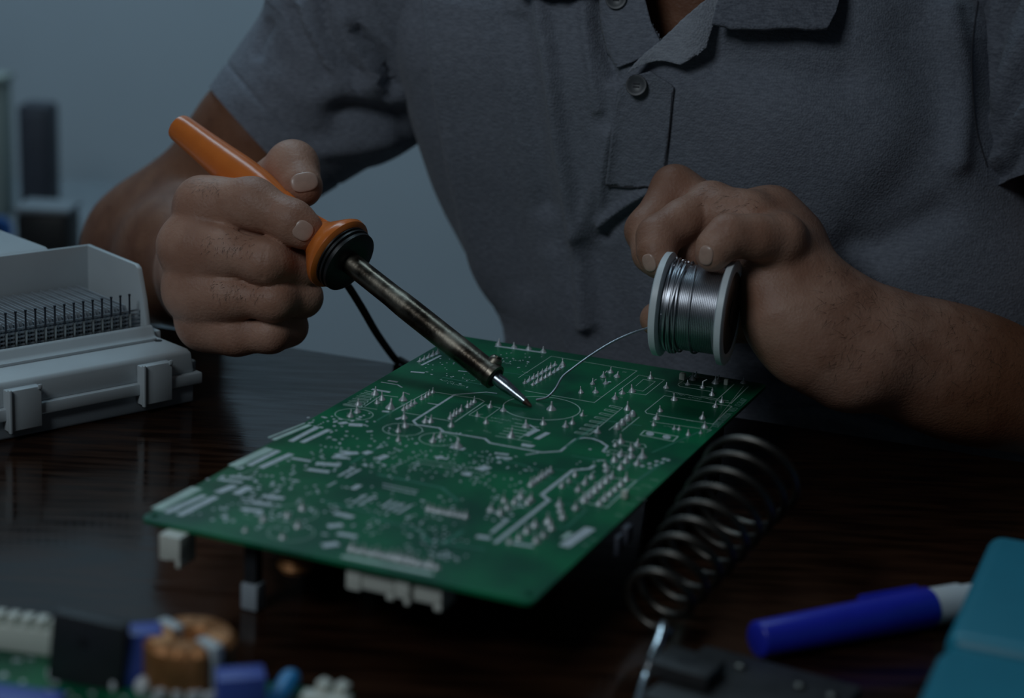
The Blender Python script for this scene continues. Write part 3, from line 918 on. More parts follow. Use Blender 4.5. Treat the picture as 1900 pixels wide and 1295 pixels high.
mk('hub_hole', lathe(o_ + sax * .0006, sax, [(-.004, .006), (0, .0062), (.0001, 0)], 24), M['hole'], spool)
# wound wire: fine helix layers
ha = nrm(np.cross(sax, (0, 0, 1))); hb = np.cross(sax, ha)
turns = 30
s_ = np.linspace(0, 1, turns * 26)
ph = s_ * turns * 2 * math.pi
Pw = SC + sax * ((s_ * 2 - 1) * (hwid - .0022))[:, None] + (.0203) * (np.cos(ph)[:, None] * ha + np.sin(ph)[:, None] * hb)
core = lathe(SC, sax, [(-hwid + .0017, .0200), (hwid - .0014, .0200)], 48)
mk('wire_winding', join(core, tube(Pw, .00052, 6)), M['wire'], spool)
lw = []
for k, (x0, x1, r_, a0, a1) in enumerate([(-.0125, -.0100, .0214, -2.6, 3.4), (-.0112, -.0085, .0216, -2.8, 3.2), (-.0098, -.0112, .0219, -2.2, 3.6), (-.0080, -.0100, .0222, -2.9, 3.1),
                                          (-.0072, -.0048, .0217, -2.4, 3.5), (-.0056, -.0090, .0224, -2.7, 3.0), (-.0106, -.0046, .0226, -3.0, 2.8), (-.0020, .0085, .0214, -2.6, 3.4), (-.0066, -.0120, .0227, -2.5, 3.3)]):
    q = np.linspace(0, 1, 46); an = a0 + (a1 - a0) * q + 1.2
    w_ = .0009 * np.sin(q * 9 + k)
    lw.append(tube(SC + sax * (x0 + (x1 - x0) * q + w_)[:, None] + r_ * (np.cos(an)[:, None] * ha + np.sin(an)[:, None] * hb), .00052, 6))
mk('loose_turns', join(*lw), M['wire'], spool, label='stray loose turns of wire over the winding')
fw = spline([SC - sax * .012 - np.array([0, 0, .0150]) + E2 * .012, W(1228, 604, .868), W(1200, 609, .866), W(1165, 621, .862), W(1130, 638, .858), W(1095, 660, .853), W(1062, 684, .848), W(1043, 700, .845), W(1030, 722, .841),
             W(1015, 737, .838), T(995, 742, HB + .0006)], 90)
mk('wire_end', tube(fw,   .00056, 8), M['wire2'], spool, label='free end of wire bent down to the board')

# ================================================================== big circuit board
bA, bB, bC, bD = T(845, 621.5, HB), T(1424, 713, HB), T(987, 1119, HB), T(259, 962, HB)
U = nrm(bC - bD); Vv = nrm(np.cross((0, 0, 1), U)); BW = np.linalg.norm(bC - bD); BL = ((bA - bD) @ Vv + (bB - bC) @ Vv) / 2
def uv(px, py):
    q = T(px, py, HB) - bD
    return q @ U, q @ Vv
def BP(u, v, z=0.0):
    return bD + U * u + Vv * v + np.array([0, 0, z])
pcb = thing('circuit_board', 'large green circuit board lying solder side up under the soldering iron tip', 'circuit board', BP(BW / 2, BL / 2, -HB))
def plate(corners, holes, r, th):
    """flat board with rounded corners and round holes, via a filled 2-D curve"""
    cu = bpy.data.curves.new('outline', 'CURVE'); cu.dimensions = '2D'; cu.fill_mode = 'BOTH'
    def add(pts):
        s = cu.splines.new('POLY'); s.points.add(len(pts) - 1); s.use_cyclic_u = True
        for p, q in zip(s.points, pts): p.co = (q[0], q[1], 0, 1)
    o2 = corners[0][:2].copy(); pts = []; n = len(corners)
    for i in range(n):
        c = corners[i][:2] - o2; a = nrm(corners[i - 1][:2] - corners[i][:2]); b = nrm(corners[(i + 1) % n][:2] - corners[i][:2])
        for t in np.linspace(0, 1, 7):
            pts.append(c + a * r * (1 - t) ** 2 + b * r * t ** 2)
    add(pts)
    for h_, hr in holes:
        add([(h_[0] - o2[0] + hr * math.cos(a), h_[1] - o2[1] + hr * math.sin(a)) for a in np.linspace(0, 2 * math.pi, 20, endpoint=False)])
    cu.extrude = th / 2
    o = bpy.data.objects.new('outline', cu); COL.objects.link(o)
    bpy.context.view_layer.update()
    me = bpy.data.meshes.new_from_object(o.evaluated_get(bpy.context.evaluated_depsgraph_get()))
    v = np.array([q.co[:] for q in me.vertices]); f = [list(p.vertices) for p in me.polygons]
    bpy.data.objects.remove(o, do_unlink=True); bpy.data.curves.remove(cu); bpy.data.meshes.remove(me)
    return v + np.array([o2[0], o2[1], corners[0][2] - th / 2]), f
hls = [(T(287, 957, HB), .0017), (T(982, 1103, HB), .0015), (T(1392, 717, HB), .0016)]
brd = mk('board', plate([bD, bC, bB, bA], hls, .004, .0016), M['pcb'], pcb, smooth=False)

eps = [0]
def strip(pts, w, th=.00006):
    eps[0] += 1
    return ribbon([T(x, y, HB) for x, y in pts], w * .001, HB + th + (eps[0] % 60) * 1.2e-6, th)
def circle_px(cx, cy, r, w):
    c = T(cx, cy, HB)
    a = np.linspace(0, 2 * math.pi, 49)
    return ribbon(np.stack([c[0] + r * .001 * np.cos(a), c[1] + r * .001 * np.sin(a)], 1), w * .001, HB + .00006, .00006)

silk, tin, faint = [], [], []
# heavy tinned tracks
for pts, w in [([(922, 730), (903, 727.5), (844, 732)], .9), ([(844, 732), (767, 781), (773, 788), (815, 794), (823, 801), (900, 814), (909, 822), (1006, 839.5), (1040, 837), (1068, 815), (1085, 812), (1100, 814), (1114, 819), (1127, 828), (1119, 837)], 1.25),
               ([(794, 748), (813, 751)], .8), ([(1103, 863), (1095, 869.5), (1063, 872.5), (1005, 918), (1018, 928), (918, 1008)], 1.7),
               ([(707, 709), (738, 714), (746, 719)], 1.0)]:
    tin.append(strip(pts, w))
# connector pad strips on the left edge, lower blocks
for p, q, w in [((539, 819), (590, 792), 2.6), ((560, 821), (611, 797), 2.6), ((461, 864), (517, 836), 2.8), ((483, 868), (541, 842), 3.0), ((308, 951), (380, 919), 2.8), ((332, 956), (401, 922), 3.0),
                ((1046, 1014), (1096, 980), 4.4), ((790, 946), (868, 961), 2.0), ((884, 995), (910, 999), 3.2), ((974, 711), (1030, 677), 1.6), ((989, 714), (1045, 680), 1.6), ((919, 642), (1013, 655), 2.0)]:
    tin.append(strip([p, q], w))
for p, q, w in [((487, 920), (527, 925), 3.0), ((467, 932), (505, 937), 3.0), ((447, 944), (487, 949), 3.0), ((427, 884), (467, 888), 2.2), ((410, 890), (450, 895), 2.2), ((403, 914), (436, 901), 3.6), ((437, 917), (463, 903), 3.6),
                ((540, 850), (577, 856), 2.2), ((622, 845), (664, 840), 3.2), ((616, 848), (645, 850), 2.6), ((586, 860), (632, 863), 3.4), ((571, 871), (611, 876), 3.0), ((630, 837), (664, 841), 2.2), ((647, 788), (673, 789), 4.0), ((628, 786), (645, 784), 3.0),
                ((620, 952), (656, 960), 3.0), ((608, 977), (636, 974), 3.4), ((626, 990), (662, 996), 3.0), ((598, 1013), (628, 1009), 3.8), ((654, 934), (680, 918), 1.2), ((666, 938), (692, 922), 1.2), ((708, 942), (728, 928), 1.1), ((718, 946), (738, 932), 1.1),
                ((728, 949), (750, 934), 1.1), ((738, 953), (764, 937), 1.1), ((628, 884), (656, 868), 1.2), ((641, 886), (669, 871), 1.2), ((607, 903), (624, 894), .9), ((702, 852), (718, 845), 3.4), ((675, 842), (688, 838), 3.4), ((654, 908), (668, 900), 2.6),
                ((860, 879), (874, 881), 4.0), ((888, 872), (906, 866), 4.2), ((918, 841), (944, 844), 2.0), ((968, 824), (992, 828), 2.2), ((836, 829), (862, 834), 3.2), ((982, 788), (1000, 800), 1.0), ((976, 809), (998, 797), 2.6), ((995, 815), (1017, 803), 2.6),
                ((775, 672), (812, 656), 1.4), ((782, 678), (818, 660), 1.4), ((762, 690), (788, 692), 2.0), ((690, 722), (724, 728), 2.2), ((720, 706), (738, 709), 2.0), ((850, 688), (872, 690), 1.4), ((1000, 840), (975, 844), .9), ((920, 848), (950, 851), 2.2), ((968, 826), (988, 829), 2.4),
                ((709, 763), (722, 764), 2.0), ((735, 778), (748, 774), 1.6), ((945, 1007), (990, 1014), 2.2), ((806, 847), (830, 852), 1.6), ((820, 846), (812, 851), 2.2)]:
    tin.append(strip([p, q], w))
# circles and outlines
for cx, cy, r, w in [(657, 769, 8.6, .35), (747, 797, 8.8, .35), (815, 815, 8.8, .35), (1005, 757, 18.0, .45), (546, 952, 9.0, .25), (540, 988, 8.6, .25)]:
    silk.append(circle_px(cx, cy, r, w))
for pts, w in [([(1182, 688), (1023, 661), (962, 701)], .3), ([(1182, 688), (1103, 747), (974, 725)], .4), ([(1148, 725), (1186, 696), (1233, 705), (1198, 733), (1163, 728)], .35), ([(1180, 716), (1194, 704), (1216, 708), (1193, 726), (1178, 723)], .3),
               ([(1197, 763), (1233, 734), (1358, 754), (1323, 787), (1200, 767), (1197, 763)], .4), ([(1206, 782), (1320, 798), (1311, 803), (1380, 716)], .3), ([(1258, 713), (1282, 697), (1360, 709)], .3), ([(1258, 714), (1262, 717), (1323, 727), (1322, 719), (1268, 711)], .3),
               ([(1329, 743), (1362, 713)], .5), ([(1356, 749), (1389, 717)], .5), ([(1236, 725), (1356, 748)], .3), ([(1300, 735), (1352, 744)], .3), ([(1155, 757), (1095, 806)], .35), ([(1188, 807), (1196, 799), (1258, 810), (1249, 819), (1188, 807)], .6),
               ([(1136, 820), (1140, 816), (1196, 825), (1199, 830), (1190, 832), (1142, 824), (1136, 820)], .35), ([(1120, 833), (1175, 842)], .3), ([(1116, 838), (1171, 848)], .3), ([(1130, 798), (1168, 768)], .4), ([(1154, 800), (1186, 774)], .4),
               ([(677, 754), (709, 733), (739, 737)], .4), ([(728, 763), (798, 725)], .5), ([(805, 727), (847, 734), (889, 740), (899, 745), (844, 783)], .45), ([(870, 770), (900, 751), (928, 757), (902, 776), (870, 770)], .3), ([(750, 766), (782, 771)], .4),
               ([(792, 774), (834, 781)], .4), ([(993, 793), (961, 816), (987, 821)], .35), ([(1074, 928), (1122, 885), (1181, 892), (1126, 942), (1074, 930)], .55), ([(1080, 934), (1130, 889)], .4), ([(636, 750), (700, 760)], .35), ([(480, 866), (440, 884)], .3)]:
    silk.append(strip(pts, w))
for k in range(8):                                                     # comb prints
    t = k / 7
    for (l0, l1, r0, r1, w) in [((1133, 752), (1069, 801), (1155, 757), (1097, 805), .35)]:
        a = np.array(l0) + (np.array(l1) - l0) * t; b = np.array(r0) + (np.array(r1) - r0) * t
        silk.append(strip([tuple(b), tuple(a), tuple(a + (-3, 2.2)), tuple(b + (-3.4, 2.6))], w))
for k in range(6):
    t = k / 5
    a = np.array((955, 785)) + (np.array((919, 809)) - (955, 785)) * t; b = np.array((1000, 793)) + (np.array((962, 816)) - (1000, 793)) * t
    silk.append(strip([tuple(a), tuple(b)], .45))
    a = np.array((677, 725)) + (np.array((639, 749)) - (677, 725)) * t; b = np.array((700, 730)) + (np.array((672, 753)) - (700, 730)) * t
    silk.append(strip([tuple(a), tuple(b), tuple(b + (-2, 3)), tuple(a + (-2, 3))], .35))
for p, q, w in [((507, 816), (575, 788), 2.4), ((498, 812), (566, 785), 1.0), ((431, 865), (501, 832), 4.6), ((290, 945), (366, 905), 5.0), ((634, 1032), (804, 1066), 2.4), ((655, 1022), (700, 1031), 1.0), ((1044, 999), (1059, 988), 2.0)]:
    silk.append(strip([p, q], w))
# copper tracks showing faintly through the mask
for pts, w in [([(1099, 851), (1170, 861)], .9), ([(1060, 845), (1150, 862)], .9), ([(1170, 861), (1158, 874)], .9), ([(1025, 870), (1110, 884)], .7), ([(1008, 883), (1080, 897)], .7), ([(1003, 896), (1070, 906)], .7), ([(1020, 928), (1080, 940)], .8),
               ([(949, 939), (1030, 954)], .8), ([(940, 963), (1000, 976), (1050, 980), (1090, 944)], 1.0), ([(960, 985), (1010, 995)], .8), ([(955, 1000), (1000, 1010)], .8), ([(760, 745), (700, 780)], 1.2), ([(860, 840), (960, 860), (1000, 872)], 1.0),
               ([(700, 880), (820, 905), (850, 930)], 1.6), ([(650, 860), (720, 820)], 1.2), ([(780, 1000), (900, 1020)], 1.4), ([(690, 960), (780, 985), (800, 1010)], 1.4), ([(1210, 840), (1300, 800)], 1.2), ([(930, 690), (1000, 700)], 1.0), ([(820, 700), (900, 715)], 1.2),
               ([(600, 930), (700, 955)], 1.2), ([(860, 985), (820, 1010)], 2.0), ([(1050, 830), (1120, 780), (1190, 790)], 1.2), ([(1240, 850), (1130, 930)], 1.5)]:
    faint.append(strip(pts, w, .00003))
# dense small pads, vias and dashes, scattered in the zones where the board has them
vias = []
def pad(px, py, ru, rv, ang=0.0, th=.00012):
    c = T(px, py, HB); k = 8
    a = np.linspace(0, 2 * math.pi, k, endpoint=False)
    x = ru * np.cos(a); y = rv * np.sin(a)
    P = [(c + U * (x[i] * math.cos(ang) - y[i] * math.sin(ang)) + Vv * (x[i] * math.sin(ang) + y[i] * math.cos(ang))) for i in range(k)]
    top = [p + (0, 0, th) for p in P] ; cen = c + np.array([0, 0, th * 2.2])
    v = np.array(P + top + [cen])
    return v, [[i, (i + 1) % k, k + (i + 1) % k, k + i] for i in range(k)] + [[k + i, k + (i + 1) % k, 2 * k] for i in range(k)]
def inquad(px, py, quad):
    s = None
    for a, b in zip(quad, quad[1:] + quad[:1]):
        c = (b[0] - a[0]) * (py - a[1]) - (b[1] - a[1]) * (px - a[0])
        if s is None: s = c > 0
        elif (c > 0) != s: return False
    return True
ZONES = [([(770, 690), (850, 645), (930, 700), (860, 722)], 75, .35, .55), ([(880, 640), (1010, 660), (960, 690), (930, 690)], 34, .35, .5), ([(620, 800), (760, 815), (700, 880), (540, 870)], 95, .45, .75), ([(560, 775), (700, 765), (700, 800), (600, 815)], 44, .6, 1.0),
         ([(380, 880), (540, 850), (560, 900), (420, 950)], 80, .5, 1.0), ([(500, 900), (650, 900), (660, 1010), (480, 980)], 70, .5, .9), ([(660, 900), (860, 920), (830, 1040), (680, 1000)], 130, .5, .7), ([(700, 835), (920, 835), (900, 900), (720, 890)], 130, .4, .6),
         ([(880, 840), (1000, 850), (960, 930), (880, 900)], 50, .4, .7), ([(320, 945), (460, 940), (560, 985), (420, 980)], 26, .6, 1.0), ([(700, 790), (860, 800), (860, 830), (730, 830)], 40, .35, .6), ([(1090, 830), (1180, 840), (1130, 880), (1060, 870)], 26, .5, .8),
         ([(910, 920), (990, 905), (960, 960), (900, 970)], 30, .6, .9), ([(840, 1000), (880, 980), (860, 1050), (820, 1040)], 16, .5, .7)]
for quad, n, r0, r1 in ZONES:
    n = int(n * .8)
    xs = [q[0] for q in quad]; ys = [q[1] for q in quad]; k = 0
    while k < n:
        x = rng.uniform(min(xs), max(xs)); y = rng.uniform(min(ys), max(ys))
        if not inquad(x, y, quad): continue
        k += 1
        r = rng.uniform(r0, r1) * .00088
        e = rng.choice([1.0, 1.0, 1.0, 1.0, 2.2])
        vias.append(pad(x, y, r, r * e, rng.choice([0, math.pi / 2])))
for p, q, n, r in [((775, 852), (905, 873), 22, .35), ((772, 858), (900, 880), 22, .35), ((712, 898), (774, 911), 14, .45), ((712, 904), (770, 917), 14, .45), ((842, 868), (916, 908), 10, .4), ((985, 901), (1021, 875), 6, 1.0), ((914, 987), (941, 965), 7, 1.0),
                   ((1192, 865), (1232, 852), 4, 1.0), ((1206, 868), (1240, 854), 4, .9), ((720, 872), (790, 838), 12, .4), ((560, 806), (600, 784), 10, .4)]:
    for t in np.linspace(0, 1, n):
        vias.append(pad(p[0] + (q[0] - p[0]) * t, p[1] + (q[1] - p[1]) * t, r * .001, r * .0013))
# dashes of tiny print beside parts
for cx, cy, n in [(1112, 735, 3), (1052, 784, 5), (1085, 770, 4), (1150, 736, 4), (940, 795, 3), (1260, 730, 8), (1290, 737, 8), (1240, 790, 5), (1280, 780, 4), (1265, 820, 3), (960, 777, 6), (890, 768, 5), (905, 800, 5), (870, 798, 5), (760, 788, 4), (735, 798, 4), (800, 817, 4), (650, 767, 4), (870, 703, 8), (830, 705, 9), (850, 712, 9), (900, 713, 6),
                  (940, 672, 6), (960, 668, 5), (975, 690, 4), (1180, 905, 6), (1190, 925, 6), (1170, 935, 5), (1200, 900, 6), (1215, 890, 5), (1150, 955, 5), (1085, 1010, 4), (1100, 1000, 4), (460, 960, 5), (430, 962, 5), (730, 920, 4), (560, 925, 4), (640, 960, 3), (930, 775, 12), (915, 778, 12), (1160, 690, 3)]:
    for k in range(n):
        silk.append(strip([(cx + k * 3.1 - n * 1.5, cy + k * .55 + rng.uniform(-.9, .9)), (cx + k * 3.1 - n * 1.5 + rng.uniform(1, 2.2), cy + k * .55 + rng.uniform(-1.2, 1.2))], .28))
mk('silkscreen_print', join(*silk), M['silk'], pcb, smooth=False, kind='stuff')
mk('tinned_pads', join(*tin), M['tin'], pcb, smooth=False, kind='stuff')
mk('copper_tracks', join(*faint), M['silk2'], pcb, smooth=False, kind='stuff')
mk('solder_vias', join(*vias), M['tin'], pcb, kind='stuff')
# two oval tinned pads
for x, y in ((1206, 805), (1237, 811)):
    mk('oval_pad', pad(x, y, .0019, .0030, 0.35), M['tin'], pcb)

# printed board number along the right edge
fc = bpy.data.curves.new('print', 'FONT'); fc.body = 'DB92-02889A  V0.5  12.26.07'; fc.size = 1.0; fc.extrude = 0.01
fo = bpy.data.objects.new('print', fc); COL.objects.link(fo); bpy.context.view_layer.update()
fm = bpy.data.meshes.new_from_object(fo.evaluated_get(bpy.context.evaluated_depsgraph_get()))
fv = np.array([q.co[:] for q in fm.vertices]); ff = [list(p.vertices) for p in fm.polygons]
bpy.data.objects.remove(fo, do_unlink=True)
p0, p1 = T(1333, 793, HB), T(1388, 741, HB)
xd = nrm(p1 - p0); yd = np.array([-xd[1], xd[0], 0]); s_ = np.linalg.norm(p1 - p0) / np.ptp(fv[:, 0])
mk('printed_number', (p0 + (fv[:, :1] - fv[:, 0].min()) * s_ * xd + fv[:, 1:2] * s_ * 1.15 * yd + np.array([0, 0, .00008]) + fv[:, 2:] * np.array([0, 0, .003]), ff), M['print'], pcb, smooth=False, label='pale printed board number')

# solder joints with their clipped leads
JM = lathe((0, 0, 0), (0, 0, 1), [(0, .0016), (.0005, .0014), (.0012, .0009), (.0019, .0005), (.0025, .00031), (.0036, .00027), (.0038, .0001)], 12)
JB = lathe((0, 0, 0), (0, 0, 1), [(0, .0015), (.0005, .0015), (.0014, .0012), (.0022, .0007), (.0025, .0002)], 12)
cones = [(748, 743, 1.4), (724, 758, 1.4), (749, 761, .9), (756, 757, .9), (763, 753, .9), (770, 749, .9), (783, 741, .85), (790, 737, .85), (796, 732.5, .85), (803, 728.5, .85), (835.5, 777, .9), (842, 772, .9), (848, 768, .9), (855, 763, .9), (868, 755, .9), (874, 751, .9), (880, 746.5, .9),
         (909, 755.5, 1), (886, 772, .9), (902, 785, .9), (789, 783, 1), (799, 783, 1), (837, 791, 1), (934, 762, 1), (1023, 760, 1.5), (976, 792, 1.2), (948, 811, 1.2), (1008, 787, 1), (739, 801, 1), (752, 792, 1), (803, 820, 1), (817, 811, 1), (739, 818, .9), (849, 830, 1.4), (696, 732, 1.1),
         (709, 742, 1.1), (700, 748, 1), (665, 751, 1.1), (663, 765, 1.1), (650, 773, 1.1), (750, 776, 1), (1044, 678, 1), (1119, 700, 1), (1133, 691, 1), (1145, 699, 1.1), (1099.5, 713, .9), (1124, 712, .9), (1078, 729, 1), (1105, 728, 1.1), (1207, 702, 1.1), (1173, 727, 1.1), (1154.5, 730, 1),
         (1141, 740, 1), (1236, 719.5, 1), (1251, 742, 1.1), (1225, 763, 1), (1218, 777, 1.1), (1213, 789, .7), (1164, 760, 1.1), (1108, 803, 1.2), (1276, 714, 1), (1303, 719.5, .9), (1285, 704.5, 1.2), (1291, 700, 1.2), (1327, 711, 1.1), (1332, 707, 1.1), (1379, 711, 1), (1321, 733, .9),
         (1339, 746, 1), (1327, 755, 1), (1303, 776.5, 1), (1307.5, 793, 1), (1251, 796, .7), (1260, 797, .7), (1277, 807, .8), (1300, 804, .6), (1152, 821, 1.2), (1182, 826, 1.1), (1142, 827, .9), (1171, 835, 1), (1151, 845, 1.1), (1171, 848, 1.2), (1192, 849, 1.3), (1140, 855.5, 1.1), (1161, 857.5, 1.1),
         (1182, 861.5, 1.1), (1062, 786, .9), (1049, 792, .9), (1080, 771, .8), (925, 640, 1.1), (954, 645, 1.1), (981, 648, 1.1), (1008, 653, 1.1), (1125, 874, 1), (1123, 865, .9), (1151.5, 869.5, 1), (1098, 886, 1), (1085, 898, 1), (1072.5, 910.5, 1), (1067, 883, .9), (1055, 894, .8), (1042, 904, .9),
         (966, 923, 1), (954, 934, 1), (979, 934, 1), (985, 929.5, 1), (928, 954, 1), (941, 944, 1), (910.5, 947, 1), (935, 930.5, 1), (1038, 938, 1.1), (1040, 949.5, 1.1), (1044, 961, 1.2), (1068, 944, 1.1), (1017, 970.5, 1.2), (1023, 982, 1.1), (1008, 995, 1.1), (995, 1006, 1.1), (992, 976, 1.1), (977, 988, 1.1),
         (963, 1000, 1.1), (945, 1007, 1), (560, 945, 1), (533, 958, .9), (552, 978, 1), (524, 998, 1), (488, 966, 1), (455, 985, .8)]
for p, q, n, s in [((1084, 930.5), (1135, 886), 6, 1.15), ((1112, 936), (1162, 891.5), 6, 1.15), ((974, 711), (1030, 677), 8, .8), ((989, 714), (1045, 680), 8, .8), ((779, 671), (812, 655), 5, .8), ((652, 1021), (810, 1054), 14, 1.1), ((795, 946), (864, 960), 8, .9), ((985, 901), (1021, 876), 6, 1.0)]:
    for t in np.linspace(0, 1, n): cones.append((p[0] + (q[0] - p[0]) * t, p[1] + (q[1] - p[1]) * t, s))
jo = None
for x, y, s in cones:
    c = T(x, y, HB)
    if jo is None:
        jo = mk('solder_joint', (JM[0] + c, JM[1]), M['solder'], pcb, origin=c, angle=80); cj = jo
    else:
        cj = copy_part(jo, pcb, c)
    k = s * rng.uniform(.9, 1.1)
    cj.scale = (k, k, k * rng.uniform(.65, 1.0)); cj.rotation_euler = (rng.uniform(-.12, .12), rng.uniform(-.12, .12), rng.uniform(0, 6))
bo = None
for x, y in ((1145, 796), (1154.5, 788), (1164, 780), (1173.5, 772)):
    c = T(x, y, HB)
    if bo is None: bo = mk('solder_blob', (JB[0] * 1.15 + c, JB[1]), M['solder'], pcb, origin=c, angle=80)
    else: copy_part(bo, pcb, c)
# bent leads
for a, b, c in [((748, 741), (750, 728), (760, 732)), ((1119, 699), (1122, 693), (1127, 688)), ((1099.5, 712), (1103, 706), (1107, 704)), ((1124, 711), (1130, 709), (1134, 709)), ((1303, 719), (1304, 708), (1312, 704)), ((1321, 732), (1323, 726), (1322, 721))]:
    z0 = T(*a, HB)
    d1 = proj(z0)[2]
    mk('bent_lead', tube([z0, W(b[0], b[1], d1), W(c[0], c[1], d1)], .00032, 8), M['solder'], pcb)
# short white plastic pegs standing through the board
for x, y, r, h_ in ((1266, 704, .0014, .0034), (1347, 714, .0010, .0030), (1159, 924, .0013, .0034)):
    c = T(x, y, HB)
    mk('plastic_peg', box(c + np.array([0, 0, h_ / 2]), (r, r, h_ / 2), U, Vv), M['cream'], pcb, bevel=.0003)

# parts hanging on the underside
def under(name, px, py, hw, hl, dep, material, dv_=0.0, feet=None, bev=.0006, **kw):
    u, v = uv(px, py)
    c = BP(u, v + dv_, -.0016 - dep / 2)
    g = [box(c, (hw, hl, dep / 2), U, Vv)]
    for (fu, fw_, fd) in (feet or []):
        g.append(box(c + U * fu - np.array([0, 0, dep / 2 + fd / 2 - .0003]), (fw_, hl, fd / 2), U, Vv))
    return mk(name, join(*g), material, pcb, bevel=bev, **kw)
under('plug_socket', 318, 985, .0046, .0055, .0095, M['cream'], .004, [(-.0025, .0022, .0008), (.0036, .0010, .0030)], label='cream plug socket hanging under the left corner')
under('plug_socket', 655, 1042, .0030, .006, .0095, M['cream'], .0065, [(0, .0024, .0006)], label='white plug socket under the front edge')
under('plug_socket', 700, 1050, .0066, .006, .0090, M['cream'], .0065, [(.0050, .0016, .0024)], label='white plug socket under the front edge')
under('plug_socket', 745, 1062, .0030, .006, .0090, M['cream'], .0065, [(.0020, .0012, .0024)], label='white plug socket under the front edge')
under('plug_socket', 793, 1070, .0056, .006, .0090, M['cream'], .0065, [(.0040, .0016, .0026)], label='white plug socket under the front edge')
def can(px, py, r, dep, material, name='capacitor', dv_=0.0, **kw):
    u, v = uv(px, py); c = BP(u, v + dv_, -.0016)
    return mk(name, lathe(c, (0, 0, -1), [(0, r * .9), (.0008, r), (dep - .0012, r), (dep, r * .92)], 28), material, pcb, **kw)
u_, v_ = uv(519, 1012)
cc = BP(u_ , v_ + .012, -.0016)
gw = [tube([cc + np.array([0, 0, -.002 - .0014 * k]) + .0062 * (np.cos(a) * U + np.sin(a) * Vv) for a in np.linspace(0, 2 * math.pi, 25)], .00075, 6) for k in range(7)]
mk('choke_coil', join(*gw, lathe(cc, (0, 0, -1), [(0, .0056), (.0125, .0056)], 20)), M['copper'], pcb, label='copper choke winding under the front edge')
HU = HB - .0016
can(657, 769, .0084, HU, M['ic']); can(747, 797, .0084, HU, M['ic']); can(815, 815, .0084, HU, M['ic']); can(1005, 757, .0170, HU, M['ic']); can(600, 900, .0080, HU, M['ic'], label='black can capacitor standing on the table')
under('transformer', 1280, 765, .014, .012, HU, M['ic']); under('heat_sink', 905, 930, .016, .008, HU - .004, M['boxgrey'])
pc = BP(.0427, .0119, -HB)  # added dark stem and pale block, imitating a connector's reflection in the tabletop
mk('added_stem', box(pc + np.array([0, 0, .0105 + (HU - .0105) / 2]), (.0026, .0026, (HU - .0105) / 2), U, Vv), M['ic'], pcb, bevel=.0003)
mk('reflection_block', box(pc + np.array([0, 0, .00555]), (.0036, .0036, .00535), U, Vv), M['greyplas'], pcb, bevel=.0008, label='pale block imitating a connector reflection on the table')
under('plug_socket', 1165, 968, .0014, .003, .007, M['boxgrey'], .0, label='grey plug socket under the right edge'); under('plug_socket', 1150, 985, .0010, .003, .008, M['boxgrey'], .0, label='grey plug socket under the right edge')

# ================================================================== white module with contact blades (left)
K = T(368, 745, 0); DU = nrm((-.7187, -.6953, 0)); DV = nrm((-.6953, .7187, 0)); DZ = np.array([0, 0, 1.0])
def DP(u, v, z): return K + DU * u + DV * v + DZ * z
dev = thing('terminal_module', 'white plastic module with rows of thin metal blades, left of the fist', 'electronic module', DP(.09, .05, 0))
def dbox(u0, u1, v0, v1, z0, z1):
    return box(DP((u0 + u1) / 2, (v0 + v1) / 2, (z0 + z1) / 2), (abs(u1 - u0) / 2, abs(v1 - v0) / 2, abs(z1 - z0) / 2), DU, DV, DZ)
LU = .19
mk('base', join(dbox(.002, LU, .001, .105, .0, .0105)), M['greyplas'], dev, bevel=.0012, label='grey lower shell')
mk('skirt', join(dbox(-.0015, LU, -.0020, .107, .0100, .0162)), M['white'], dev, bevel=.0010)
# upper shell: front rail, right rail, back wall with raised slab
mk('upper_shell', join(prism([DP(.002, .0005, .016), DP(.0026, .0020, .0270), DP(.004, .0040, .0284), DP(.004, .0330, .0284), DP(.004, .0360, .0335), DP(.004, .0385, .0335), DP(.004, .0385, .016)], DU * (LU - .004))),
   M['white'], dev, bevel=.0012)
mk('front_lip', join(dbox(.009, LU, .0245, .0262, .0280, .0300)), M['white'], dev, bevel=.0006)
mk('end_wall', prism([DP(.0075, .0385, .016), DP(.0075, .0372, .0335), DP(.0075, .0400, .0470), DP(.0075, .0450, .0625), DP(.0075, .0480, .0642), DP(.0075, .0975, .0655), DP(.0075, .0975, .016)], -DU * .0030), M['white'], dev, bevel=.0008)
mk('back_wall', dbox(.0045, LU, .0950, .0975, .016, .0655), M['white'], dev, bevel=.0007)
mk('end_block', dbox(-.0010, .0060, .036, .090, .016, .0300), M['white'], dev, bevel=.0012)
mk('tray_floor', dbox(.0060, LU, .0385, .0955, .016, .0270), M['greyplas'], dev)
mk('rear_slab', prism([DP(.029, .0975, .0300), DP(.029, .0975, .0650), DP(.029, .1010, .0662), DP(.029, .175, .0662), DP(.029, .175, .0300)], DU * (LU - .029)), M['white'], dev, bevel=.0010)
mk('rear_foot', dbox(.035, LU, .110, .170, 0, .0310), M['greyplas'], dev, bevel=.0010)
mk('end_tab', prism([DP(.001, .012, .0100), DP(-.0105, .018, .0110), DP(-.0105, .030, .0110), DP(.001, .038, .0100)], DZ * .0055), M['white'], dev, bevel=.0008)
c = DP(.0130, .0270, .0282)
mk('screw_hole', lathe(DP(.0085, .0240, .0279), DZ, [(0, .0019), (.0007, .0020), (.00075, .0012)], 20), M['hole'], dev)
for k, u in enumerate((.0270, .1000, .1700)):
    mk('clip', join(dbox(u - .0088, u + .0088, -.0042, .0010, .0052, .0254), dbox(u - .0088, u - .0066, -.0052, -.0040, .0240, .0266), dbox(u + .0072, u + .0088, -.0056, -.0030, .0045, .0262)), M['white'], dev, bevel=.0006)
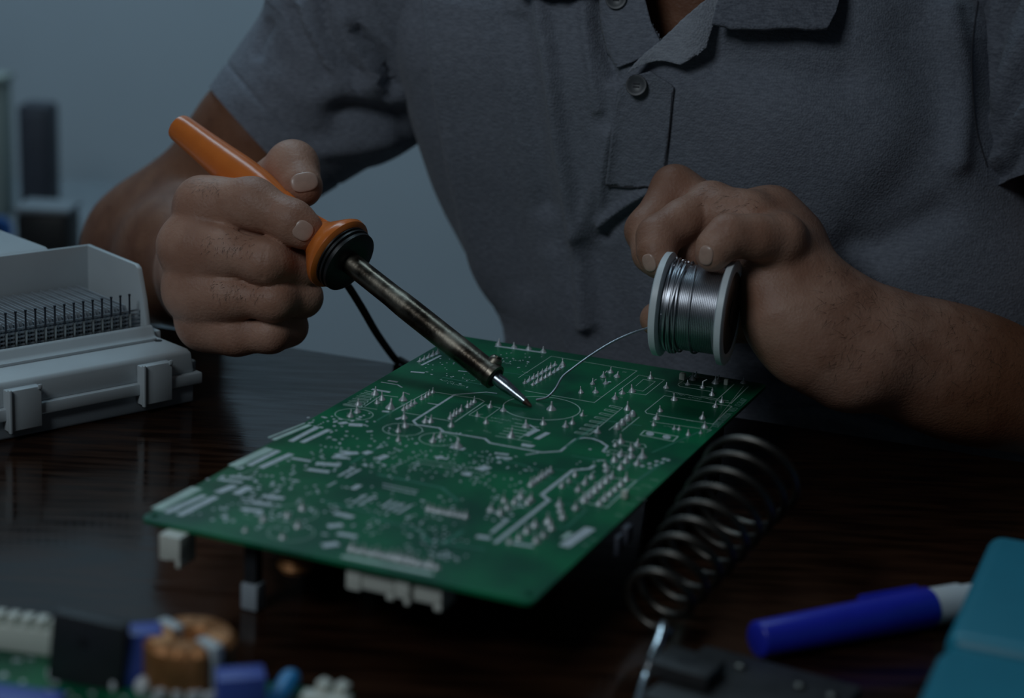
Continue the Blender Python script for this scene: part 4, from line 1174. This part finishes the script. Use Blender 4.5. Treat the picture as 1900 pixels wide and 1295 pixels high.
# printed lines on the slab
mk('moulded_text', join(*[dbox(.063 - .0016 * i, .0642 - .0016 * i, .112 - .0021 * (i % 2), .1145, .0660, .0664) for i in range(9)]), M['greyplas'], dev)
bl = None
n = 0
u = .0150
while u < .125:
    # thin contact blade running front to back, its front end a pin
    for du_, hh in ((0, .0440), (.0018, .0432), (.0036, .0425)):
        uu = u + du_
        g = prism([DP(uu, .0432, .027), DP(uu, .0432, hh - .003), DP(uu, .0450, hh), DP(uu, .0940, hh + .0005), DP(uu, .0940, .027)], DU * .0007)
        if bl is None: bl = mk('blade', g, M['blade'], dev, origin=DP(uu, .0432, .027), smooth=False); b0 = DP(uu, .0432, .027); bh = hh
        else:
            q = copy_part(bl, dev, DP(uu, .0432, .027)); q.scale = (1, 1, (hh - .027) / (bh - .027))
    u += .0054; n += 1
pn = None; u = .0150
while u < .125:
    c = DP(u, .0410, .0275)
    if pn is None:
        pn = mk('pin', tube([c, c + DZ * .0125, c + DZ * .0126], [.00075, .00075, .0005], 8), M['pin'], dev, origin=c)
        ps = mk('pin_tip', join(tube([c + DZ * .0120, c + DZ * .0222], [.00055, .00050], 8), tube([c + DZ * .0222, c + DZ * .0232], [.0007, .0007], 8)), M['pindark'], dev, origin=c)
    else:
        copy_part(pn, dev, c); copy_part(ps, dev, c)
    u += .0054
sl = None
for k in range(7):
    c = DP(.0690, .0424, .0285 + k * .0021)
    g = dbox(.0085, .1295, .0421, .0427, .0285 + k * .0021 - .00045, .0285 + k * .0021 + .00045)
    if sl is None: sl = mk('slat', g, M['blade'], dev, origin=c, smooth=False)
    else: copy_part(sl, dev, c)

# ================================================================== coil stand
cb = W(1210, 1124, .650); ct = W(1398, 878, .712)
stand = thing('iron_stand', 'dark coiled-wire soldering iron stand on a black base, right of the big board', 'iron stand', T(1330, 1270, 0))
cax = nrm(ct - cb); CL = np.linalg.norm(ct - cb)
ca = nrm(np.cross(cax, (0, 0, 1))); cbv = np.cross(cax, ca)
nt_ = 9; s_ = np.linspace(0, 1, 420); phs = s_ * nt_ * 2 * math.pi + 1.0
rad = .0110 + .0085 * s_
Pc = cb + cax * (s_ * CL)[:, None] + rad[:, None] * (np.cos(phs)[:, None] * ca + np.sin(phs)[:, None] * cbv)
mk('coil', tube(Pc, .0015, 10), M['coil'], stand)
st = spline([Pc[0], Pc[0] - cax * .004, W(1232, 1158, .635), W(1222, 1190, .626), W(1208, 1225, .620), W(1196, 1262, .615), T(1180, 1320, .006)], 40)
mk('stem', tube(st, .0016, 10), M['chrome'], stand, label='bright wire leg')
q0, q1, q2 = T(1308, 1193, .008), T(1602, 1272, .008), T(1205, 1280, .008)
e1, e2 = q1 - q0, q2 - q0
mk('base_plate', prism([q0, q1, q1 + e2 * 1.1, q0 + e2 * 1.1 + e1 * -.02], (0, 0, -.008)), M['iron'], stand, bevel=.0016)
hc_ = q0 + e1 * .10 + e2 * .62
n1, n2 = nrm(e1), nrm(e2)
mk('clamp_block', join(box(hc_ + np.array([0, 0, .003]), (.011, .0085, .003), n1, nrm(np.cross((0, 0, 1), n1)))), M['iron'], stand, bevel=.001)
mk('clamp_hole', lathe(hc_ + np.array([0, 0, .0061]), DZ, [(-.002, .0040), (.0000, .0042), (.0001, .003)], 20), M['hole'], stand)
for px, py in ((1375, 1238), (1485, 1274), (1545, 1292)):
    c = T(px, py, .008)
    mk('screw', lathe(c, DZ, [(-.001, .0022), (.0008, .0022), (.0014, .0012), (.0015, .0)], 16), M['coil'], stand)

# ================================================================== marker pen
m0 = T(1403, 1187, .0078); m1 = T(1722, 1127, .0078); max_ = nrm(m1 - m0); ML = np.linalg.norm(m1 - m0)
pen = thing('marker_pen', 'capped blue marker pen with white barrel lying behind the stand base', 'pen', (m0 + m1) / 2 * np.array([1, 1, 0]))
mk('cap', lathe(m0, max_, [(0, 0), (0, .0058), (.0006, .0066), (.0010, .0068), (ML - .0006, .0080), (ML, .0078)], 40), M['penblue'], pen, angle=50)
cl = nrm(np.cross(max_, (0, 0, 1))); cl = cl if cl @ FW > 0 else -cl
cl = nrm(cl + np.array([0, 0, 1.2]))
mk('cap_clip', box(m0 + max_ * (ML - .016) + cl * .0083, (.014, .0016, .0010), max_, np.cross(cl, max_), cl), M['penblue'], pen, bevel=.0008)
mk('barrel', lathe(m0, max_, [(ML - .0005, .0074), (ML + .015, .0072), (ML + .0155, .0064), (ML + .023, .0062), (ML + .023, .0)], 40), M['penwhite'], pen)

# ================================================================== teal case at the right
t0, t1, t2 = T(1838, 985, .034), T(1698, 1300, .034), T(1900, 962, .034)
tz = nrm(t1 - t0); tx = np.array([-tz[1], tz[0], 0]); tx = tx if tx[0] > 0 else -tx
case = thing('tool_case', 'teal plastic tool case at the right end of the table front', 'case', (t0 + t1) / 2 * np.array([1, 1, 0]))
TL = np.linalg.norm(t1 - t0)
def cbox(a0, a1, b0, b1, z0, z1): return box(t0 * np.array([1, 1, 0]) + tz * (a0 + a1) / 2 + tx * (b0 + b1) / 2 + DZ * (z0 + z1) / 2, (abs(a1 - a0) / 2, abs(b1 - b0) / 2, (z1 - z0) / 2), tz, tx)
mk('lid', cbox(0, TL * .66, 0, .10, .002, .034), M['teal'], case, bevel=.006, seg=4)
mk('band', cbox(TL * .64, TL * .74, .002, .099, .002, .0295), M['teal'], case, bevel=.002)
mk('front_section', cbox(TL * .72, TL * 1.5, 0, .10, .002, .034), M['teal'], case, bevel=.005, seg=4)
mk('underside', cbox(.004, TL * 1.48, .004, .096, .0, .004), M['iron'], case)

# ================================================================== second circuit board (front left)
FZ = .010
f0, f1 = T(-60, 1192, FZ), T(655, 1292, FZ)
FU = nrm(f1 - f0); FV = np.array([FU[1], -FU[0], 0]); FV = FV if FV[1] < 0 else -FV      # FV points to the viewer
fb = thing('circuit_board', 'populated green circuit board with copper choke cut off by the lower left corner', 'circuit board', (f0 + f1) / 2 * np.array([1, 1, 0]))
def at(px, py, z=FZ): return T(px, py, z)
FLn = np.linalg.norm(f1 - f0)
bc = f0 + FU * FLn / 2 + FV * .05
mk('board', box(bc - DZ * .0008, (FLn / 2, .052, .0008), FU, FV), M['pcb'], fb, bevel=.0003)
mk('standoff', join(*[lathe(bc + FU * s * FLn * .42 + FV * w * .04 - DZ * FZ, DZ, [(0, .003), (FZ - .0016, .003)], 16) for s in (-1, 1) for w in (-1, 1)]), M['ic'], fb)
def stood(name, px, py, hw, hd, hh, material, rot=0.0, lean=0.0, bev=.0006, dz=0, **kw):
    """box standing on the board, px,py = middle of its base"""
    c = at(px, py)
    a = nrm(FU * math.cos(rot) + FV * math.sin(rot)); b = np.array([-a[1], a[0], 0])
    z = nrm(DZ + a * lean); a2 = nrm(a - z * (a @ z))
    return mk(name, box(c + z * (hh + dz), (hw, hd, hh), a2, b, z), material, fb, bevel=bev, **kw)
# comb-topped white connector
cw = at(28, 1202); 
g = [box(cw + DZ * .0045 - FU * .006, (.022, .0030, .0045), FU, FV)]
for k in range(9): g.append(box(cw + FU * (-.026 + k * .0052) + DZ * .0108, (.0018, .0026, .0022), FU, FV))
mk('comb_connector', join(*g), M['cream'], fb, bevel=.0004)
pk = stood('power_package', 160, 1268, .0128, .0026, .0122, M['ic'], rot=-.02, lean=.10, bev=.0010)
c = at(160, 1268) + DZ * .0158 + FU * .0003
mk('package_hole', lathe(c + FV * .0028, FV, [(-.001, .0016), (.00005, .0017), (.0001, .0)], 18), M['hole'], fb)
for px, py in ((95, 1258), (130, 1264), (163, 1270), (212, 1279)):
    mk('lead_blob', lathe(at(px, py), DZ, [(0, .0013), (.0016, .0016), (.0032, .0013), (.0040, .0004)], 14), M['penwhite'], fb)
stood('film_capacitor', 262, 1262, .0068, .0050, .0094, M['capblue'], rot=-.5, label='blue film capacitor behind the choke')
stood('film_capacitor', 446, 1318, .0078, .0052, .0068, M['capblue'], rot=-.45, label='blue film capacitor right of the choke')
stood('film_capacitor', 10, 1350, .018, .006, .0060, M['capblue'], rot=.0, label='violet-blue block at the frame corner')
mk('ceramic_capacitor', tube(spline([at(505, 1318) + DZ * .001, at(530, 1292) + DZ * .004, at(547, 1280) + DZ * .0062], 10), [.0020, .0030, .0034, .0035, .0035, .0035, .0035, .0034, .0030, .0018], 20), M['discblue'], fb)
for px, py, hh in ((594, 1299, .0038), (628, 1302, .0036)):
    stood('cream_post', px, py, .0020, .0022, hh, M['cream'], rot=.3, lean=.25)
stood('cream_block', 605, 1310, .008, .003, .0020, M['cream'])
mk('epoxy_blob', lathe(at(266, 1285), DZ, [(0, .0024), (.002, .0031), (.004, .0026), (.0056, .0012), (.006, .0)], 18), M['penwhite'], fb)
for k, px in enumerate((300, 335, 362, 392)):
    stood('terminal', px, 1300 + k * 2, .0026, .0012, .0022, M['penwhite'], rot=-.8)
# choke: ring core, two copper windings, white divider
cc = at(350, 1268) + FV * -.001; CH = .0150; ri, ro = .0058, .0148; zc = CH / 2 + .0015
choke_c = cc + DZ * zc
mk('choke_core', lathe(cc + DZ * .0015, DZ, [(0, ri), (0, ro - .0012), (CH, ro - .0012), (CH, ri), (0, ri)], 40), M['core'], fb, angle=60)
dirn = nrm(FU * .86 + FV * .50)
side = np.array([-dirn[1], dirn[0], 0]); side = side if side @ FV > 0 else -side
for sgn in (1, -1):
    loops = []
    for a in np.radians(np.linspace(-72, 72, 40)):
        d = sgn * side * math.cos(a) + dirn * math.sin(a)
        h2 = CH / 2 + .0009
        P = [choke_c + d * (ri - .0010) - DZ * (h2 - .002), choke_c + d * (ri - .0010) + DZ * (h2 - .002), choke_c + d * (ri + .0004) + DZ * h2, choke_c + d * (ro - .0014) + DZ * h2, choke_c + d * (ro) + DZ * (h2 - .0016),
             choke_c + d * (ro) - DZ * (h2 - .0016), choke_c + d * (ro - .0014) - DZ * h2]
        loops.append(tube(P, .00056, 6))
    mk('choke_winding', join(*loops), M['copper'], fb)
mk('choke_divider', join(box(choke_c + DZ * .0004 + dirn * .0102, (.0052, .0024, CH / 2 + .0015), dirn, side), box(choke_c + DZ * .0004 - dirn * .0102, (.0052, .0024, CH / 2 + .0015), dirn, side)), M['white'], fb, bevel=.0012)
vias2 = []
for _ in range(160):
    a, b = rng.uniform(.02, .98) * FLn, rng.uniform(.002, .06)
    c = f0 + FU * a + FV * b
    vias2.append(box(c + DZ * .0002, (rng.uniform(.0004, .0016), rng.uniform(.0003, .0008), .0002), FU, FV))
mk('solder_pads', join(*vias2), M['tin'], fb, kind='stuff')

# ================================================================== things at the back left, out of focus
SZ = -.150
st_ = thing('side_table', 'pale grey side table far behind at the left', 'table', (-.72, 1.95, FL))
mk('top', box((-.80, 1.95, SZ - .012), (.345, .30, .012)), M['shelfgrey'], st_, bevel=.003)
for sx in (-1, 1):
    for sy in (-1, 1):
        mk('leg', box((-.80 + sx * .31, 1.95 + sy * .26, (FL + SZ - .024) / 2), (.018, .018, (SZ - .024 - FL) / 2)), M['shelfgrey'], st_)
def bgbox(name, x0, x1, ytop, ybot, d, depth, material, label, cat, extras=None, tilt=0):
    """case standing on the side table, its front seen between picture columns x0..x1"""
    x1 = 950 + (x1 - 950) * (d + depth) / d
    a = W(x0, (ytop + ybot) / 2, d); b = W(x1, (ytop + ybot) / 2, d); t = W((x0 + x1) / 2, ytop, d)
    h = t[2] - SZ; wx = np.linalg.norm(b - a); cx = (a + b) / 2
    o = thing(name, label, cat, (cx[0], cx[1] + depth / 2, SZ))
    m_ = mk('body', box((cx[0], cx[1] + depth / 2, SZ + h / 2), (wx / 2, depth / 2, h / 2)), material, o, bevel=.006)
    return o, cx, wx, h
o, cx, wx, h = bgbox('storage_box', -90, 27, 150, 420, 2.02, .05, M['boxcream'], 'pale green upright case at the left frame edge far behind', 'case')
mk('lid', box((cx[0], cx[1] + .025, SZ + h + .004), (wx / 2 + .002, .027, .004)), M['boxcream'], o, bevel=.002)
o, cx, wx, h = bgbox('loudspeaker', 33, 112, 190, 420, 1.98, .04, M['boxgrey'], 'dark grey upright box standing against the pale wall', 'case')
mk('front_panel', box((cx[0], cx[1] - .002, SZ + h / 2), (wx / 2 - .006, .003, h / 2 - .008)), M['boxgrey'], o, bevel=.002)
o, cx, wx, h = bgbox('tray', 28, 150, 396, 470, 1.72, .05, M['boxblack'], 'low black box with pale lid left of the elbow', 'box')
mk('lid', box((cx[0], cx[1] + .025, SZ + h + .003), (wx / 2 + .001, .026, .003)), M['shelfgrey'], o, bevel=.002, label='pale grey lid')
c = W(-4, 424, 1.90); c[2] = SZ + .0155
tp = thing('tape_roll', 'small blue ring-shaped roll at the left frame edge', 'tape roll', (c[0], c[1], SZ))
mk('ring', lathe(c, nrm((.25, -.95, 0)), [(-.006, .0105), (-.006, .0155), (.006, .0155), (.006, .0105), (-.006, .0105)], 40), M['tape'], tp, angle=50)
